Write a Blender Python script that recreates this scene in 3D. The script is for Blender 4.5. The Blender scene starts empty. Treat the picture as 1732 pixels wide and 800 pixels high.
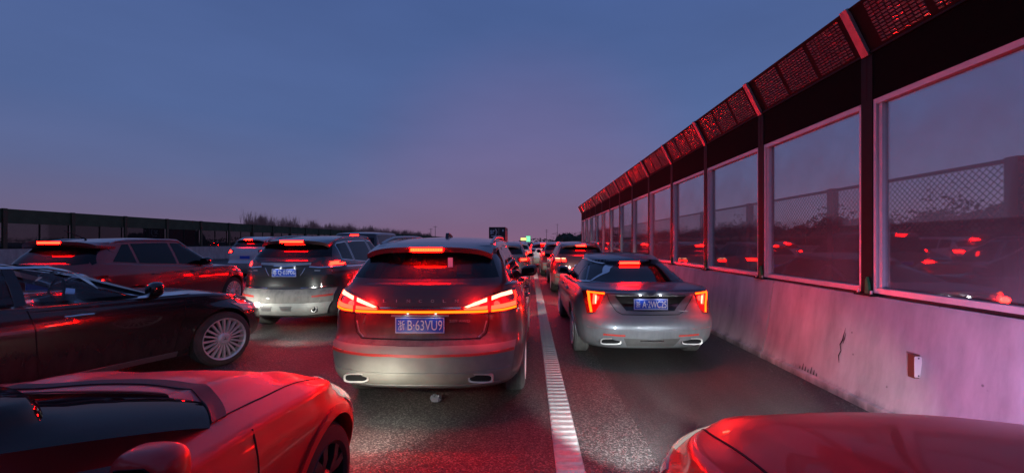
import bpy, bmesh, math, random
from mathutils import Vector, Matrix
from mathutils.bvhtree import BVHTree
random.seed(7)
PI = math.pi
SC = bpy.context.scene
COL = SC.collection

# ------------------------------------------------------------------ camera
F, H, VX, VY = 720.0, 1.62, 896.0, 410.0           # focal (px of 1732), eye height, vanishing point
cam = bpy.data.cameras.new('camera')
cam.sensor_width = 36.0
cam.lens = 36.0 * F / 1732.0
cam.shift_x = -(VX - 866.0) / 1732.0
cam.shift_y = (VY - 400.0) / 1732.0
cam.clip_start = 0.05
cam.clip_end = 6000.0
camo = bpy.data.objects.new('camera', cam)
camo.location = (0, 0, H)
camo.rotation_euler = (PI / 2, 0, 0)
COL.objects.link(camo)
SC.camera = camo

# ------------------------------------------------------------------ sky (dusk), exposure
SUN_EL, SUN_ROT = math.radians(-3.0), math.radians(70.0)
world = bpy.data.worlds.new('World')
SC.world = world
world.use_nodes = True
wn = world.node_tree
wn.nodes.clear()
w_out = wn.nodes.new('ShaderNodeOutputWorld')
w_bg = wn.nodes.new('ShaderNodeBackground')
w_sky = wn.nodes.new('ShaderNodeTexSky')
w_sky.sky_type = 'NISHITA'
w_sky.sun_disc = False
w_sky.sun_elevation = SUN_EL
w_sky.sun_rotation = SUN_ROT
w_sky.dust_density = 2.0
w_tc = wn.nodes.new('ShaderNodeTexCoord')
w_sep = wn.nodes.new('ShaderNodeSeparateXYZ')
w_ramp = wn.nodes.new('ShaderNodeValToRGB')
cr = w_ramp.color_ramp
cr.elements[0].position = 0.0
cr.elements[0].color = (0.215, 0.128, 0.220, 1)
cr.elements[1].position = 1.0
cr.elements[1].color = (0.058, 0.100, 0.285, 1)
for pos, c in ((0.05, (0.160, 0.134, 0.245, 1)), (0.13, (0.114, 0.142, 0.300, 1)),
               (0.24, (0.086, 0.138, 0.325, 1)), (0.50, (0.066, 0.117, 0.305, 1))):
    e = cr.elements.new(pos)
    e.color = c
w_mix = wn.nodes.new('ShaderNodeMixRGB')
w_mix.inputs[0].default_value = 0.93
w_gain = wn.nodes.new('ShaderNodeMixRGB')
w_gain.blend_type = 'MULTIPLY'
w_gain.inputs[0].default_value = 1.0
w_gain.inputs[2].default_value = (1.2, 1.2, 1.2, 1)
wn.links.new(w_tc.outputs['Generated'], w_sep.inputs[0])
wn.links.new(w_sep.outputs['Z'], w_ramp.inputs[0])
wn.links.new(w_sky.outputs[0], w_gain.inputs[1])
wn.links.new(w_gain.outputs[0], w_mix.inputs[1])
wn.links.new(w_ramp.outputs[0], w_mix.inputs[2])
# rosy glow low over the far end of the road
w_gy = wn.nodes.new('ShaderNodeMapRange')
w_gy.inputs['From Min'].default_value = 0.88
w_gy.inputs['From Max'].default_value = 1.0
w_gy.interpolation_type = 'SMOOTHSTEP'
wn.links.new(w_sep.outputs['Y'], w_gy.inputs['Value'])
w_gf = wn.nodes.new('ShaderNodeMath')
w_gf.operation = 'MULTIPLY'
w_gf.inputs[1].default_value = 0.28
wn.links.new(w_gy.outputs[0], w_gf.inputs[0])
w_gm = wn.nodes.new('ShaderNodeMixRGB')
w_gm.inputs[2].default_value = (0.30, 0.125, 0.235, 1)
wn.links.new(w_gf.outputs[0], w_gm.inputs[0])
wn.links.new(w_mix.outputs[0], w_gm.inputs[1])
wn.links.new(w_gm.outputs[0], w_bg.inputs[0])
wn.links.new(w_bg.outputs[0], w_out.inputs[0])
w_nz = wn.nodes.new('ShaderNodeTexNoise')
w_nz.inputs['Scale'].default_value = 2.2
w_nz.inputs['Detail'].default_value = 5
w_mp = wn.nodes.new('ShaderNodeMapping')
w_mp.inputs['Scale'].default_value = (1, 1, 3.5)
wn.links.new(w_tc.outputs['Generated'], w_mp.inputs[0])
wn.links.new(w_mp.outputs[0], w_nz.inputs['Vector'])
w_mr = wn.nodes.new('ShaderNodeMapRange')
w_mr.inputs['From Min'].default_value = 0.3
w_mr.inputs['From Max'].default_value = 0.7
w_mr.inputs['To Min'].default_value = 0.80
w_mr.inputs['To Max'].default_value = 0.91
wn.links.new(w_nz.outputs[0], w_mr.inputs['Value'])
wn.links.new(w_mr.outputs[0], w_bg.inputs[1])

SC.view_settings.view_transform = 'Standard'
SC.view_settings.look = 'None'
SC.view_settings.exposure = 0.25
SC.view_settings.gamma = 1.0
SC.view_settings.use_curve_mapping = False
SC.render.engine = 'CYCLES'
SC.cycles.max_bounces = 8
SC.cycles.diffuse_bounces = 3
SC.cycles.glossy_bounces = 4
SC.cycles.transparent_max_bounces = 12
SC.cycles.caustics_reflective = False
SC.cycles.caustics_refractive = False
SC.cycles.sample_clamp_indirect = 6.0
SC.cycles.use_denoising = True

# ------------------------------------------------------------------ material helpers
MATS = {}
def nodemat(name):
    m = bpy.data.materials.new(name)
    m.use_nodes = True
    nt = m.node_tree
    nt.nodes.clear()
    out = nt.nodes.new('ShaderNodeOutputMaterial')
    MATS[name] = m
    return m, nt, out
def N(nt, t, **kw):
    n = nt.nodes.new(t)
    for k, v in kw.items():
        if isinstance(k, str) and hasattr(n, k):
            setattr(n, k, v)
    return n
def setin(n, **kw):
    for k, v in kw.items():
        n.inputs[k.replace('_', ' ')].default_value = v
def c4(c):
    return (c[0], c[1], c[2], 1.0)
def principled(nt, base=(.5, .5, .5), rough=.5, metal=0.0, coat=0.0, spec=.5, coatr=.03):
    b = nt.nodes.new('ShaderNodeBsdfPrincipled')
    b.inputs['Base Color'].default_value = c4(base)
    b.inputs['Roughness'].default_value = rough
    b.inputs['Metallic'].default_value = metal
    b.inputs['Coat Weight'].default_value = coat
    b.inputs['Coat Roughness'].default_value = coatr
    b.inputs['Specular IOR Level'].default_value = spec
    return b
def simple(name, base, rough=.5, metal=0.0, coat=0.0, spec=.5, noise=0.0, nscale=30.0, bump=0.0):
    m, nt, out = nodemat(name)
    b = principled(nt, base, rough, metal, coat, spec)
    if noise or bump:
        tc = N(nt, 'ShaderNodeTexCoord')
        nz = N(nt, 'ShaderNodeTexNoise')
        nz.inputs['Scale'].default_value = nscale
        nz.inputs['Detail'].default_value = 4
        nt.links.new(tc.outputs['Object'], nz.inputs['Vector'])
        if noise:
            mx = N(nt, 'ShaderNodeMixRGB')
            mx.inputs[1].default_value = c4([max(0, v * (1 - noise)) for v in base])
            mx.inputs[2].default_value = c4([min(1, v * (1 + noise)) for v in base])
            nt.links.new(nz.outputs[0], mx.inputs[0])
            nt.links.new(mx.outputs[0], b.inputs['Base Color'])
        if bump:
            bp = N(nt, 'ShaderNodeBump')
            bp.inputs['Strength'].default_value = bump
            bp.inputs['Distance'].default_value = .01
            nt.links.new(nz.outputs[0], bp.inputs['Height'])
            nt.links.new(bp.outputs[0], b.inputs['Normal'])
    nt.links.new(b.outputs[0], out.inputs[0])
    return m
def emit(name, col, strength):
    m, nt, out = nodemat(name)
    e = nt.nodes.new('ShaderNodeEmission')
    e.inputs[0].default_value = c4(col)
    e.inputs[1].default_value = strength
    nt.links.new(e.outputs[0], out.inputs[0])
    return m
def paint(name, base, dust=(.30, .28, .25), amount=.6, ztop=.75, zlow=.25, metal=.25, rough=.33, film=.06, coat=1.0):
    """clear-coated car paint; road dust thickens towards the sills in uneven streaks"""
    m, nt, out = nodemat(name)
    tc = N(nt, 'ShaderNodeTexCoord')
    sp = N(nt, 'ShaderNodeSeparateXYZ')
    nt.links.new(tc.outputs['Object'], sp.inputs[0])
    mr = N(nt, 'ShaderNodeMapRange')
    mr.inputs['From Min'].default_value = ztop
    mr.inputs['From Max'].default_value = zlow
    nt.links.new(sp.outputs['Z'], mr.inputs['Value'])
    mp = N(nt, 'ShaderNodeMapping')
    mp.inputs['Scale'].default_value = (7, 7, 2.2)
    nt.links.new(tc.outputs['Object'], mp.inputs[0])
    nz = N(nt, 'ShaderNodeTexNoise')
    nz.inputs['Scale'].default_value = 1.6
    nz.inputs['Detail'].default_value = 7
    nz.inputs['Roughness'].default_value = .68
    nt.links.new(mp.outputs[0], nz.inputs['Vector'])
    a = N(nt, 'ShaderNodeMath', operation='MULTIPLY')
    nt.links.new(mr.outputs[0], a.inputs[0])
    r2 = N(nt, 'ShaderNodeMapRange')
    r2.inputs['From Min'].default_value = .3
    r2.inputs['From Max'].default_value = .62
    r2.inputs['To Min'].default_value = .35
    nt.links.new(nz.outputs[0], r2.inputs['Value'])
    nt.links.new(r2.outputs[0], a.inputs[1])
    a2 = N(nt, 'ShaderNodeMath', operation='MULTIPLY_ADD')
    a2.inputs[1].default_value = amount
    a2.inputs[2].default_value = film
    nt.links.new(a.outputs[0], a2.inputs[0])
    b = principled(nt, base, rough, metal, coat)
    d = principled(nt, dust, .85, 0, 0, .2)
    mx = N(nt, 'ShaderNodeMixShader')
    nt.links.new(a2.outputs[0], mx.inputs[0])
    nt.links.new(b.outputs[0], mx.inputs[1])
    nt.links.new(d.outputs[0], mx.inputs[2])
    nt.links.new(mx.outputs[0], out.inputs[0])
    return m
def glass(name, tint, dirt=.03, dirtcol=(.3, .3, .3), rough=.0, refl=1.0, dscale=3.0):
    """thin tinted pane: see-through, Fresnel reflection and a film of dirt"""
    m, nt, out = nodemat(name)
    tr = N(nt, 'ShaderNodeBsdfTransparent')
    tr.inputs[0].default_value = c4(tint)
    gl = N(nt, 'ShaderNodeBsdfGlossy')
    gl.inputs['Roughness'].default_value = rough
    gl.inputs[0].default_value = (1, 1, 1, 1)
    fr = N(nt, 'ShaderNodeFresnel')
    fr.inputs[0].default_value = 1.5
    fm = N(nt, 'ShaderNodeMath', operation='MULTIPLY')
    fm.inputs[1].default_value = 1.7 * refl
    fm.use_clamp = True
    nt.links.new(fr.outputs[0], fm.inputs[0])
    mx = N(nt, 'ShaderNodeMixShader')
    nt.links.new(fm.outputs[0], mx.inputs[0])
    nt.links.new(tr.outputs[0], mx.inputs[1])
    nt.links.new(gl.outputs[0], mx.inputs[2])
    df = N(nt, 'ShaderNodeBsdfDiffuse')
    df.inputs[0].default_value = c4(dirtcol)
    tc = N(nt, 'ShaderNodeTexCoord')
    nz = N(nt, 'ShaderNodeTexNoise')
    nz.inputs['Scale'].default_value = dscale
    nz.inputs['Detail'].default_value = 6
    nt.links.new(tc.outputs['Object'], nz.inputs['Vector'])
    mr = N(nt, 'ShaderNodeMapRange')
    mr.inputs['From Min'].default_value = .3
    mr.inputs['From Max'].default_value = .72
    mr.inputs['To Min'].default_value = dirt * .4
    mr.inputs['To Max'].default_value = dirt * 1.8
    nt.links.new(nz.outputs[0], mr.inputs['Value'])
    m2 = N(nt, 'ShaderNodeMixShader')
    nt.links.new(mr.outputs[0], m2.inputs[0])
    nt.links.new(mx.outputs[0], m2.inputs[1])
    nt.links.new(df.outputs[0], m2.inputs[2])
    nt.links.new(m2.outputs[0], out.inputs[0])
    return m

# ------------------------------------------------------------------ materials
def asphalt(name, lo, hi, scale=1.0):
    m, nt, out = nodemat(name)
    tc = N(nt, 'ShaderNodeTexCoord')
    vo = N(nt, 'ShaderNodeTexVoronoi')
    vo.inputs['Scale'].default_value = 95 * scale
    nt.links.new(tc.outputs['Object'], vo.inputs['Vector'])
    nz = N(nt, 'ShaderNodeTexNoise')
    nz.inputs['Scale'].default_value = 60 * scale
    nz.inputs['Detail'].default_value = 5
    nt.links.new(tc.outputs['Object'], nz.inputs['Vector'])
    big = N(nt, 'ShaderNodeTexNoise')
    big.inputs['Scale'].default_value = .55
    big.inputs['Detail'].default_value = 6
    mpb = N(nt, 'ShaderNodeMapping')
    mpb.inputs['Scale'].default_value = (1.6, .35, 1)
    nt.links.new(tc.outputs['Object'], mpb.inputs[0])
    nt.links.new(mpb.outputs[0], big.inputs['Vector'])
    sepc = N(nt, 'ShaderNodeSeparateColor')
    nt.links.new(vo.outputs['Color'], sepc.inputs[0])
    pw = N(nt, 'ShaderNodeMath', operation='POWER')
    pw.inputs[1].default_value = 3.2
    nt.links.new(sepc.outputs[0], pw.inputs[0])
    rp = N(nt, 'ShaderNodeMixRGB')
    rp.inputs[1].default_value = c4(lo)
    rp.inputs[2].default_value = c4(hi)
    nt.links.new(pw.outputs[0], rp.inputs[0])
    mu = N(nt, 'ShaderNodeMixRGB', blend_type='MULTIPLY')
    mu.inputs[0].default_value = 1
    rb = N(nt, 'ShaderNodeMapRange')
    rb.inputs['From Min'].default_value = .36
    rb.inputs['From Max'].default_value = .64
    rb.inputs['To Min'].default_value = .5
    rb.inputs['To Max'].default_value = 1.4
    trk = N(nt, 'ShaderNodeTexNoise')
    trk.inputs['Scale'].default_value = 1.3
    trk.inputs['Detail'].default_value = 3
    mpt = N(nt, 'ShaderNodeMapping')
    mpt.inputs['Scale'].default_value = (1.5, .03, 1)
    nt.links.new(tc.outputs['Object'], mpt.inputs[0])
    nt.links.new(mpt.outputs[0], trk.inputs['Vector'])
    avg = N(nt, 'ShaderNodeMixRGB')
    avg.inputs[0].default_value = .5
    nt.links.new(big.outputs[0], avg.inputs[1])
    nt.links.new(trk.outputs[0], avg.inputs[2])
    nt.links.new(avg.outputs[0], rb.inputs['Value'])
    nt.links.new(rp.outputs[0], mu.inputs[1])
    nt.links.new(rb.outputs[0], mu.inputs[2])
    b = principled(nt, lo, .62, 0, 0, .5)
    nt.links.new(mu.outputs[0], b.inputs['Base Color'])
    ad = N(nt, 'ShaderNodeMath', operation='ADD')
    nt.links.new(vo.outputs['Distance'], ad.inputs[0])
    nt.links.new(nz.outputs[0], ad.inputs[1])
    bp = N(nt, 'ShaderNodeBump')
    bp.inputs['Strength'].default_value = .9
    bp.inputs['Distance'].default_value = .006
    nt.links.new(ad.outputs[0], bp.inputs['Height'])
    nt.links.new(bp.outputs[0], b.inputs['Normal'])
    nt.links.new(b.outputs[0], out.inputs[0])
    return m
M_ASPH = asphalt('asphalt', (.028, .027, .026), (.17, .16, .148), .95)
M_ASPH2 = asphalt('asphalt_shoulder', (.034, .032, .031), (.10, .095, .09), 1.5)
M_LINE = simple('road_paint', (.33, .33, .315), .7, noise=.45, nscale=17, bump=.5)
M_GROUND = simple('soil', (.05, .045, .035), .95, noise=.4, nscale=.4)
def concrete(name, base):
    m, nt, out = nodemat(name)
    tc = N(nt, 'ShaderNodeTexCoord')
    mp = N(nt, 'ShaderNodeMapping')
    mp.inputs['Scale'].default_value = (1, 1.4, .45)
    nt.links.new(tc.outputs['Object'], mp.inputs[0])
    n1 = N(nt, 'ShaderNodeTexNoise')
    n1.inputs['Scale'].default_value = 3.0
    n1.inputs['Detail'].default_value = 9
    n1.inputs['Roughness'].default_value = .62
    nt.links.new(mp.outputs[0], n1.inputs['Vector'])
    n2 = N(nt, 'ShaderNodeTexNoise')
    n2.inputs['Scale'].default_value = 55
    n2.inputs['Detail'].default_value = 5
    nt.links.new(tc.outputs['Object'], n2.inputs['Vector'])
    vo = N(nt, 'ShaderNodeTexVoronoi')
    vo.inputs['Scale'].default_value = 5.5
    nt.links.new(tc.outputs['Object'], vo.inputs['Vector'])
    st = N(nt, 'ShaderNodeMapRange')
    st.inputs['From Min'].default_value = .03
    st.inputs['From Max'].default_value = .075
    st.inputs['To Min'].default_value = .45
    nt.links.new(vo.outputs['Distance'], st.inputs['Value'])
    rp = N(nt, 'ShaderNodeValToRGB')
    e = rp.color_ramp.elements
    e[0].position, e[0].color = .28, c4([v * .72 for v in base])
    e[1].position, e[1].color = .72, c4([v * 1.18 for v in base])
    nt.links.new(n1.outputs[0], rp.inputs[0])
    mu = N(nt, 'ShaderNodeMixRGB', blend_type='MULTIPLY')
    mu.inputs[0].default_value = 1
    nt.links.new(rp.outputs[0], mu.inputs[1])
    nt.links.new(st.outputs[0], mu.inputs[2])
    spz = N(nt, 'ShaderNodeSeparateXYZ')
    nt.links.new(tc.outputs['Object'], spz.inputs[0])
    bz = N(nt, 'ShaderNodeMapRange')
    bz.inputs['From Min'].default_value = .02
    bz.inputs['From Max'].default_value = .26
    nt.links.new(spz.outputs['Z'], bz.inputs['Value'])
    bn = N(nt, 'ShaderNodeMath', operation='ADD')
    bn.use_clamp = True
    nt.links.new(bz.outputs[0], bn.inputs[0])
    nt.links.new(n1.outputs[0], bn.inputs[1])
    bf = N(nt, 'ShaderNodeMapRange')
    bf.inputs['From Min'].default_value = .45
    bf.inputs['From Max'].default_value = .95
    bf.inputs['To Min'].default_value = .35
    nt.links.new(bn.outputs[0], bf.inputs['Value'])
    mp4 = N(nt, 'ShaderNodeMapping')
    mp4.inputs['Scale'].default_value = (1, 5, .5)
    nt.links.new(tc.outputs['Object'], mp4.inputs[0])
    n4 = N(nt, 'ShaderNodeTexNoise')
    n4.inputs['Scale'].default_value = 2.0
    n4.inputs['Detail'].default_value = 5
    nt.links.new(mp4.outputs[0], n4.inputs['Vector'])
    s4 = N(nt, 'ShaderNodeMapRange')
    s4.inputs['From Min'].default_value = .36
    s4.inputs['From Max'].default_value = .52
    s4.inputs['To Min'].default_value = .95
    nt.links.new(n4.outputs[0], s4.inputs['Value'])
    mq = N(nt, 'ShaderNodeMath', operation='MULTIPLY')
    nt.links.new(bf.outputs[0], mq.inputs[0])
    nt.links.new(s4.outputs[0], mq.inputs[1])
    mu2 = N(nt, 'ShaderNodeMixRGB', blend_type='MULTIPLY')
    mu2.inputs[0].default_value = 1
    nt.links.new(mu.outputs[0], mu2.inputs[1])
    nt.links.new(mq.outputs[0], mu2.inputs[2])
    b = principled(nt, base, .85, 0, 0, .25)
    nt.links.new(mu2.outputs[0], b.inputs['Base Color'])
    ad = N(nt, 'ShaderNodeMath', operation='ADD')
    nt.links.new(n1.outputs[0], ad.inputs[0])
    m3 = N(nt, 'ShaderNodeMath', operation='MULTIPLY')
    m3.inputs[1].default_value = .25
    nt.links.new(n2.outputs[0], m3.inputs[0])
    nt.links.new(m3.outputs[0], ad.inputs[1])
    bp = N(nt, 'ShaderNodeBump')
    bp.inputs['Strength'].default_value = .25
    bp.inputs['Distance'].default_value = .008
    nt.links.new(ad.outputs[0], bp.inputs['Height'])
    nt.links.new(bp.outputs[0], b.inputs['Normal'])
    nt.links.new(b.outputs[0], out.inputs[0])
    return m
M_CONC = concrete('concrete', (.50, .475, .46))
M_CRACK = simple('crack_dark', (.035, .03, .03), .95)
M_DGREEN = simple('dark_green_steel', (.008, .015, .011), .6, .0, spec=.2, noise=.35, nscale=9)
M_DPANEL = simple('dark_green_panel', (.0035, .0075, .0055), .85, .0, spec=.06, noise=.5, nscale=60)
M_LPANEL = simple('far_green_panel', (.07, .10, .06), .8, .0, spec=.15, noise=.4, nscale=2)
M_ALU = simple('aluminium_frame', (.66, .64, .63), .4, .2, noise=.12, nscale=12)
M_LOUV = simple('louver_metal', (.46, .44, .41), .22, .8, noise=.3, nscale=20)
M_LOUVP = simple('louver_plate', (.012, .012, .011), .7, .0, spec=.15, noise=.3, nscale=25)
M_BRKT = simple('bracket_galvanised', (.42, .40, .38), .45, .5, noise=.3, nscale=14)
M_GREENBIT = simple('bright_green_rubber', (.02, .22, .07), .6, noise=.4, nscale=40)
M_BGLASS = glass('barrier_glass', (.94, .94, .95), dirt=.14, dirtcol=(.40, .36, .36), refl=.22, dscale=.9, rough=.022)
M_LGLASS = glass('far_barrier_glass', (.32, .33, .33), dirt=.10, dirtcol=(.18, .17, .16), dscale=.4)
M_BLACK = simple('black_plastic', (.012, .012, .013), .55, noise=.3, nscale=40)
M_GLOSSBLK = simple('gloss_black', (.008, .008, .009), .12, coat=.6)
M_RUBBER = simple('tyre_rubber', (.035, .033, .031), .85, noise=.3, nscale=22)
M_RUBBERD = simple('tyre_rubber_dusty', (.13, .122, .112), .9, noise=.4, nscale=14)
M_RIM = simple('rim_alloy', (.78, .76, .74), .35, .25, noise=.2, nscale=9)
M_RUBBERM = simple('tyre_rubber_worn', (.075, .070, .064), .9, noise=.5, nscale=9)
M_RIMD = simple('rim_dark', (.06, .06, .06), .4, .6)
M_CHROME = simple('chrome', (.78, .77, .76), .12, 1.0, noise=.06, nscale=6)
M_SATIN = simple('satin_trim', (.50, .49, .48), .32, .8, noise=.15, nscale=10)
M_WELL = simple('wheel_well', (.010, .010, .010), .9)
M_DUSTRIM = simple('dusty_arch', (.42, .40, .36), .9, noise=.3, nscale=10)
M_GAP = simple('panel_gap', (.004, .004, .004), .9)
M_CARGL = glass('car_glass_tinted', (.16, .15, .15), dirt=.03, dirtcol=(.25, .24, .23), dscale=5, refl=.55)
M_WSH = glass('windshield_glass', (.06, .06, .06), dirt=.012, dirtcol=(.2, .2, .2), dscale=5, refl=.28)
M_EXH = simple('exhaust_trim', (.60, .58, .54), .4, .3, noise=.15, nscale=12)
M_CARGLC = glass('car_glass_clear', (.55, .56, .56), dirt=.025, dirtcol=(.25, .25, .25), dscale=5, refl=.6)
M_DKGL = simple('dark_privacy_glass', (.006, .006, .007), .06, spec=.35, noise=.2, nscale=5)
M_SEAT = simple('seat_fabric', (.035, .03, .03), .85, noise=.3, nscale=30)
M_TAN = simple('tan_trim', (.16, .12, .09), .8, noise=.25, nscale=30)
M_PLATEB = simple('plate_blue', (.018, .085, .58), .35, noise=.15, nscale=12)
M_PLATEW = simple('plate_white', (.82, .84, .86), .4)
M_PLATEW2 = simple('lettering_silver', (.72, .70, .68), .25, .7)
M_REDLENS = simple('red_lens', (.18, .006, .006), .08, coat=1.0)
M_REDREF = simple('red_reflector', (.60, .05, .035), .45, coat=.0, noise=.25, nscale=60)
M_CLEAR = simple('lamp_clear_lens', (.70, .66, .56), .16, .0, coat=.4, noise=.5, nscale=22)
M_CLEARL, _nt, _out = nodemat('headlamp_lens_lit')
_b = principled(_nt, (.72, .68, .58), .16, 0, .4)
_b.inputs['Emission Color'].default_value = (1.0, .92, .74, 1)
_b.inputs['Emission Strength'].default_value = .30
_nt.links.new(_b.outputs[0], _out.inputs[0])
M_LAMPIN = simple('lamp_reflector', (.75, .74, .72), .15, 1.0)
E_TAIL = emit('tail_light_glow', (1.0, .0009, .0004), 250.0)
E_HIGH = emit('high_brake_glow', (1.0, .0004, .00014), 700.0)
E_HIGH2 = emit('high_brake_glow_strong', (1.0, .0002, .00007), 1700.0)
E_TAILD = emit('tail_light_dim', (1.0, .006, .003), 12.0)
E_AMBER = emit('light_bar_amber', (1.0, .075, .003), 5.0)
E_LED = emit('tail_led_white', (1.0, .30, .18), 4.0)
E_YEL = emit('tail_yellow', (1.0, .055, .003), 7.0)
E_HEAD = emit('headlamp_glow', (1.0, .93, .82), 6.0)
E_SIGNG = emit('sign_green_light', (.25, .95, .55), 1.0)
E_SIGNY = emit('sign_yellow_light', (.95, .75, .25), 1.3)
E_SCREEN = emit('dash_screen', (.15, .28, .9), .35)
M_BARK = simple('bare_branches', (.50, .25, .20), .95, noise=.4, nscale=4)
M_LEAFD = simple('dark_foliage', (.045, .045, .028), .9, noise=.5, nscale=3)
M_MESHW = simple('fence_wire', (.008, .008, .008), .7, .0, spec=.2)
M_STONE = simple('grit_stones', (.12, .11, .10), .95, noise=.5, nscale=60)
M_PLASTIC = simple('clear_litter', (.16, .16, .19), .2, 0, .5, noise=.3, nscale=40)

# ------------------------------------------------------------------ mesh helpers
class MB:
    def __init__(s):
        s.v, s.f = [], []
    def add(s, vs, fs):
        o = len(s.v)
        s.v += [tuple(p) for p in vs]
        s.f += [tuple(i + o for i in f) for f in fs]
        return s
    def box(s, c, d, rot=None):
        x, y, z = d[0] / 2, d[1] / 2, d[2] / 2
        vs = [Vector((sx * x, sy * y, sz * z)) for sz in (-1, 1) for sy in (-1, 1) for sx in (-1, 1)]
        if rot is not None:
            vs = [rot @ p for p in vs]
        c = Vector(c)
        return s.add([p + c for p in vs], [(0, 2, 3, 1), (4, 5, 7, 6), (0, 1, 5, 4), (2, 6, 7, 3), (0, 4, 6, 2), (1, 3, 7, 5)])
    def b2(s, a, b):
        return s.box([(a[i] + b[i]) / 2 for i in range(3)], [abs(b[i] - a[i]) for i in range(3)])
    def tube(s, pts, rad, n=8, cap=True):
        pts = [Vector(p) for p in pts]
        rads = rad if isinstance(rad, (list, tuple)) else [rad] * len(pts)
        rings = []
        for i, p in enumerate(pts):
            d = (pts[min(i + 1, len(pts) - 1)] - pts[max(i - 1, 0)]).normalized()
            a = Vector((0, 0, 1)) if abs(d.z) < .9 else Vector((1, 0, 0))
            u = d.cross(a).normalized()
            w = d.cross(u)
            rings.append([p + (u * math.cos(2 * PI * k / n) + w * math.sin(2 * PI * k / n)) * rads[i] for k in range(n)])
        vs = [q for r in rings for q in r]
        fs = [(i * n + k, i * n + (k + 1) % n, (i + 1) * n + (k + 1) % n, (i + 1) * n + k) for i in range(len(pts) - 1) for k in range(n)]
        if cap:
            fs += [tuple(reversed(range(n))), tuple((len(pts) - 1) * n + k for k in range(n))]
        return s.add(vs, fs)
    def prism(s, poly, axis, a, b):
        """extrude a 2D polygon along an axis from a to b"""
        def P(q, t):
            return {'x': (t, q[0], q[1]), 'y': (q[0], t, q[1]), 'z': (q[0], q[1], t)}[axis]
        n = len(poly)
        vs = [P(q, a) for q in poly] + [P(q, b) for q in poly]
        fs = [tuple(range(n)), tuple(range(2 * n - 1, n - 1, -1))] + [(i, i + n, (i + 1) % n + n, (i + 1) % n) for i in range(n)]
        return s.add(vs, fs)
    def blob(s, c, r, p=2.6, nu=14, nv=20):
        def sg(v, e):
            return math.copysign(abs(v) ** e, v)
        e = 2 / p
        vs, fs = [], []
        for i in range(nu + 1):
            t = -PI / 2 + PI * i / nu
            for k in range(nv):
                q = 2 * PI * k / nv
                vs.append((c[0] + r[0] * sg(math.cos(t), e) * sg(math.cos(q), e), c[1] + r[1] * sg(math.cos(t), e) * sg(math.sin(q), e), c[2] + r[2] * sg(math.sin(t), e)))
        for i in range(nu):
            for k in range(nv):
                fs.append((i * nv + k, i * nv + (k + 1) % nv, (i + 1) * nv + (k + 1) % nv, (i + 1) * nv + k))
        return s.add(vs, fs)
    def lathe_x(s, prof, n=40, c=(0, 0, 0)):
        vs, fs = [], []
        m = len(prof)
        for k in range(n):
            a = 2 * PI * k / n
            for (x, r) in prof:
                vs.append((c[0] + x, c[1] + r * math.cos(a), c[2] + r * math.sin(a)))
        for k in range(n):
            for j in range(m - 1):
                fs.append((k * m + j, k * m + j + 1, ((k + 1) % n) * m + j + 1, ((k + 1) % n) * m + j))
        return s.add(vs, fs)
    def mesh(s, name, mat=None, smooth=True, weld=False, sharp=35):
        me = bpy.data.meshes.new(name)
        me.from_pydata(s.v, [], s.f)
        bm = bmesh.new()
        bm.from_mesh(me)
        if weld:
            bmesh.ops.remove_doubles(bm, verts=bm.verts, dist=1e-4)
            bmesh.ops.dissolve_degenerate(bm, edges=bm.edges, dist=1e-5)
        bmesh.ops.recalc_face_normals(bm, faces=bm.faces)
        bm.to_mesh(me)
        bm.free()
        if mat:
            me.materials.append(mat)
        if smooth:
            me.polygons.foreach_set('use_smooth', [True] * len(me.polygons))
            me.set_sharp_from_angle(angle=math.radians(sharp))
        return me
def link(name, me, parent=None, kind=None, label=None, cat=None, group=None):
    o = bpy.data.objects.new(name, me)
    COL.objects.link(o)
    if parent is not None:
        o.parent = parent
    tag(o, label, cat, group, kind)
    return o
def tag(o, label=None, cat=None, group=None, kind=None):
    if label:
        o['label'] = label
    if cat:
        o['category'] = cat
    if group:
        o['group'] = group
    if kind:
        o['kind'] = kind
    return o
def empty(name, loc, rz=0.0, label=None, cat=None, group=None, parent=None):
    o = bpy.data.objects.new(name, None)
    o.empty_display_size = .2
    o.location = loc
    o.rotation_euler = (0, 0, rz)
    COL.objects.link(o)
    if parent is not None:
        o.parent = parent
    return tag(o, label, cat, group)
def curve(pts):
    """monotone cubic through (t, v) points, clamped outside"""
    xs = [p[0] for p in pts]
    ys = [p[1] for p in pts]
    n = len(xs)
    d = [(ys[i + 1] - ys[i]) / (xs[i + 1] - xs[i]) for i in range(n - 1)]
    m = [d[0]] + [0 if d[i - 1] * d[i] <= 0 else 2 * d[i - 1] * d[i] / (d[i - 1] + d[i]) for i in range(1, n - 1)] + [d[-1]]
    def f(x):
        if x <= xs[0]:
            return ys[0]
        if x >= xs[-1]:
            return ys[-1]
        i = 0
        while x > xs[i + 1]:
            i += 1
        h = xs[i + 1] - xs[i]
        t = (x - xs[i]) / h
        return ((1 + 2 * t) * (1 - t) ** 2 * ys[i] + t * (1 - t) ** 2 * h * m[i] + t * t * (3 - 2 * t) * ys[i + 1] + t * t * (t - 1) * h * m[i + 1])
    return f
def resample(pts, n):
    pts = [Vector((p[0], p[1])) for p in pts]
    L = [0]
    for a, b in zip(pts, pts[1:]):
        L.append(L[-1] + (b - a).length)
    out = []
    for k in range(n + 1):
        t = L[-1] * k / n
        i = 0
        while i < len(pts) - 2 and t > L[i + 1]:
            i += 1
        s = (t - L[i]) / max(1e-9, L[i + 1] - L[i])
        out.append(pts[i].lerp(pts[i + 1], min(1, max(0, s))))
    return out
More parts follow.
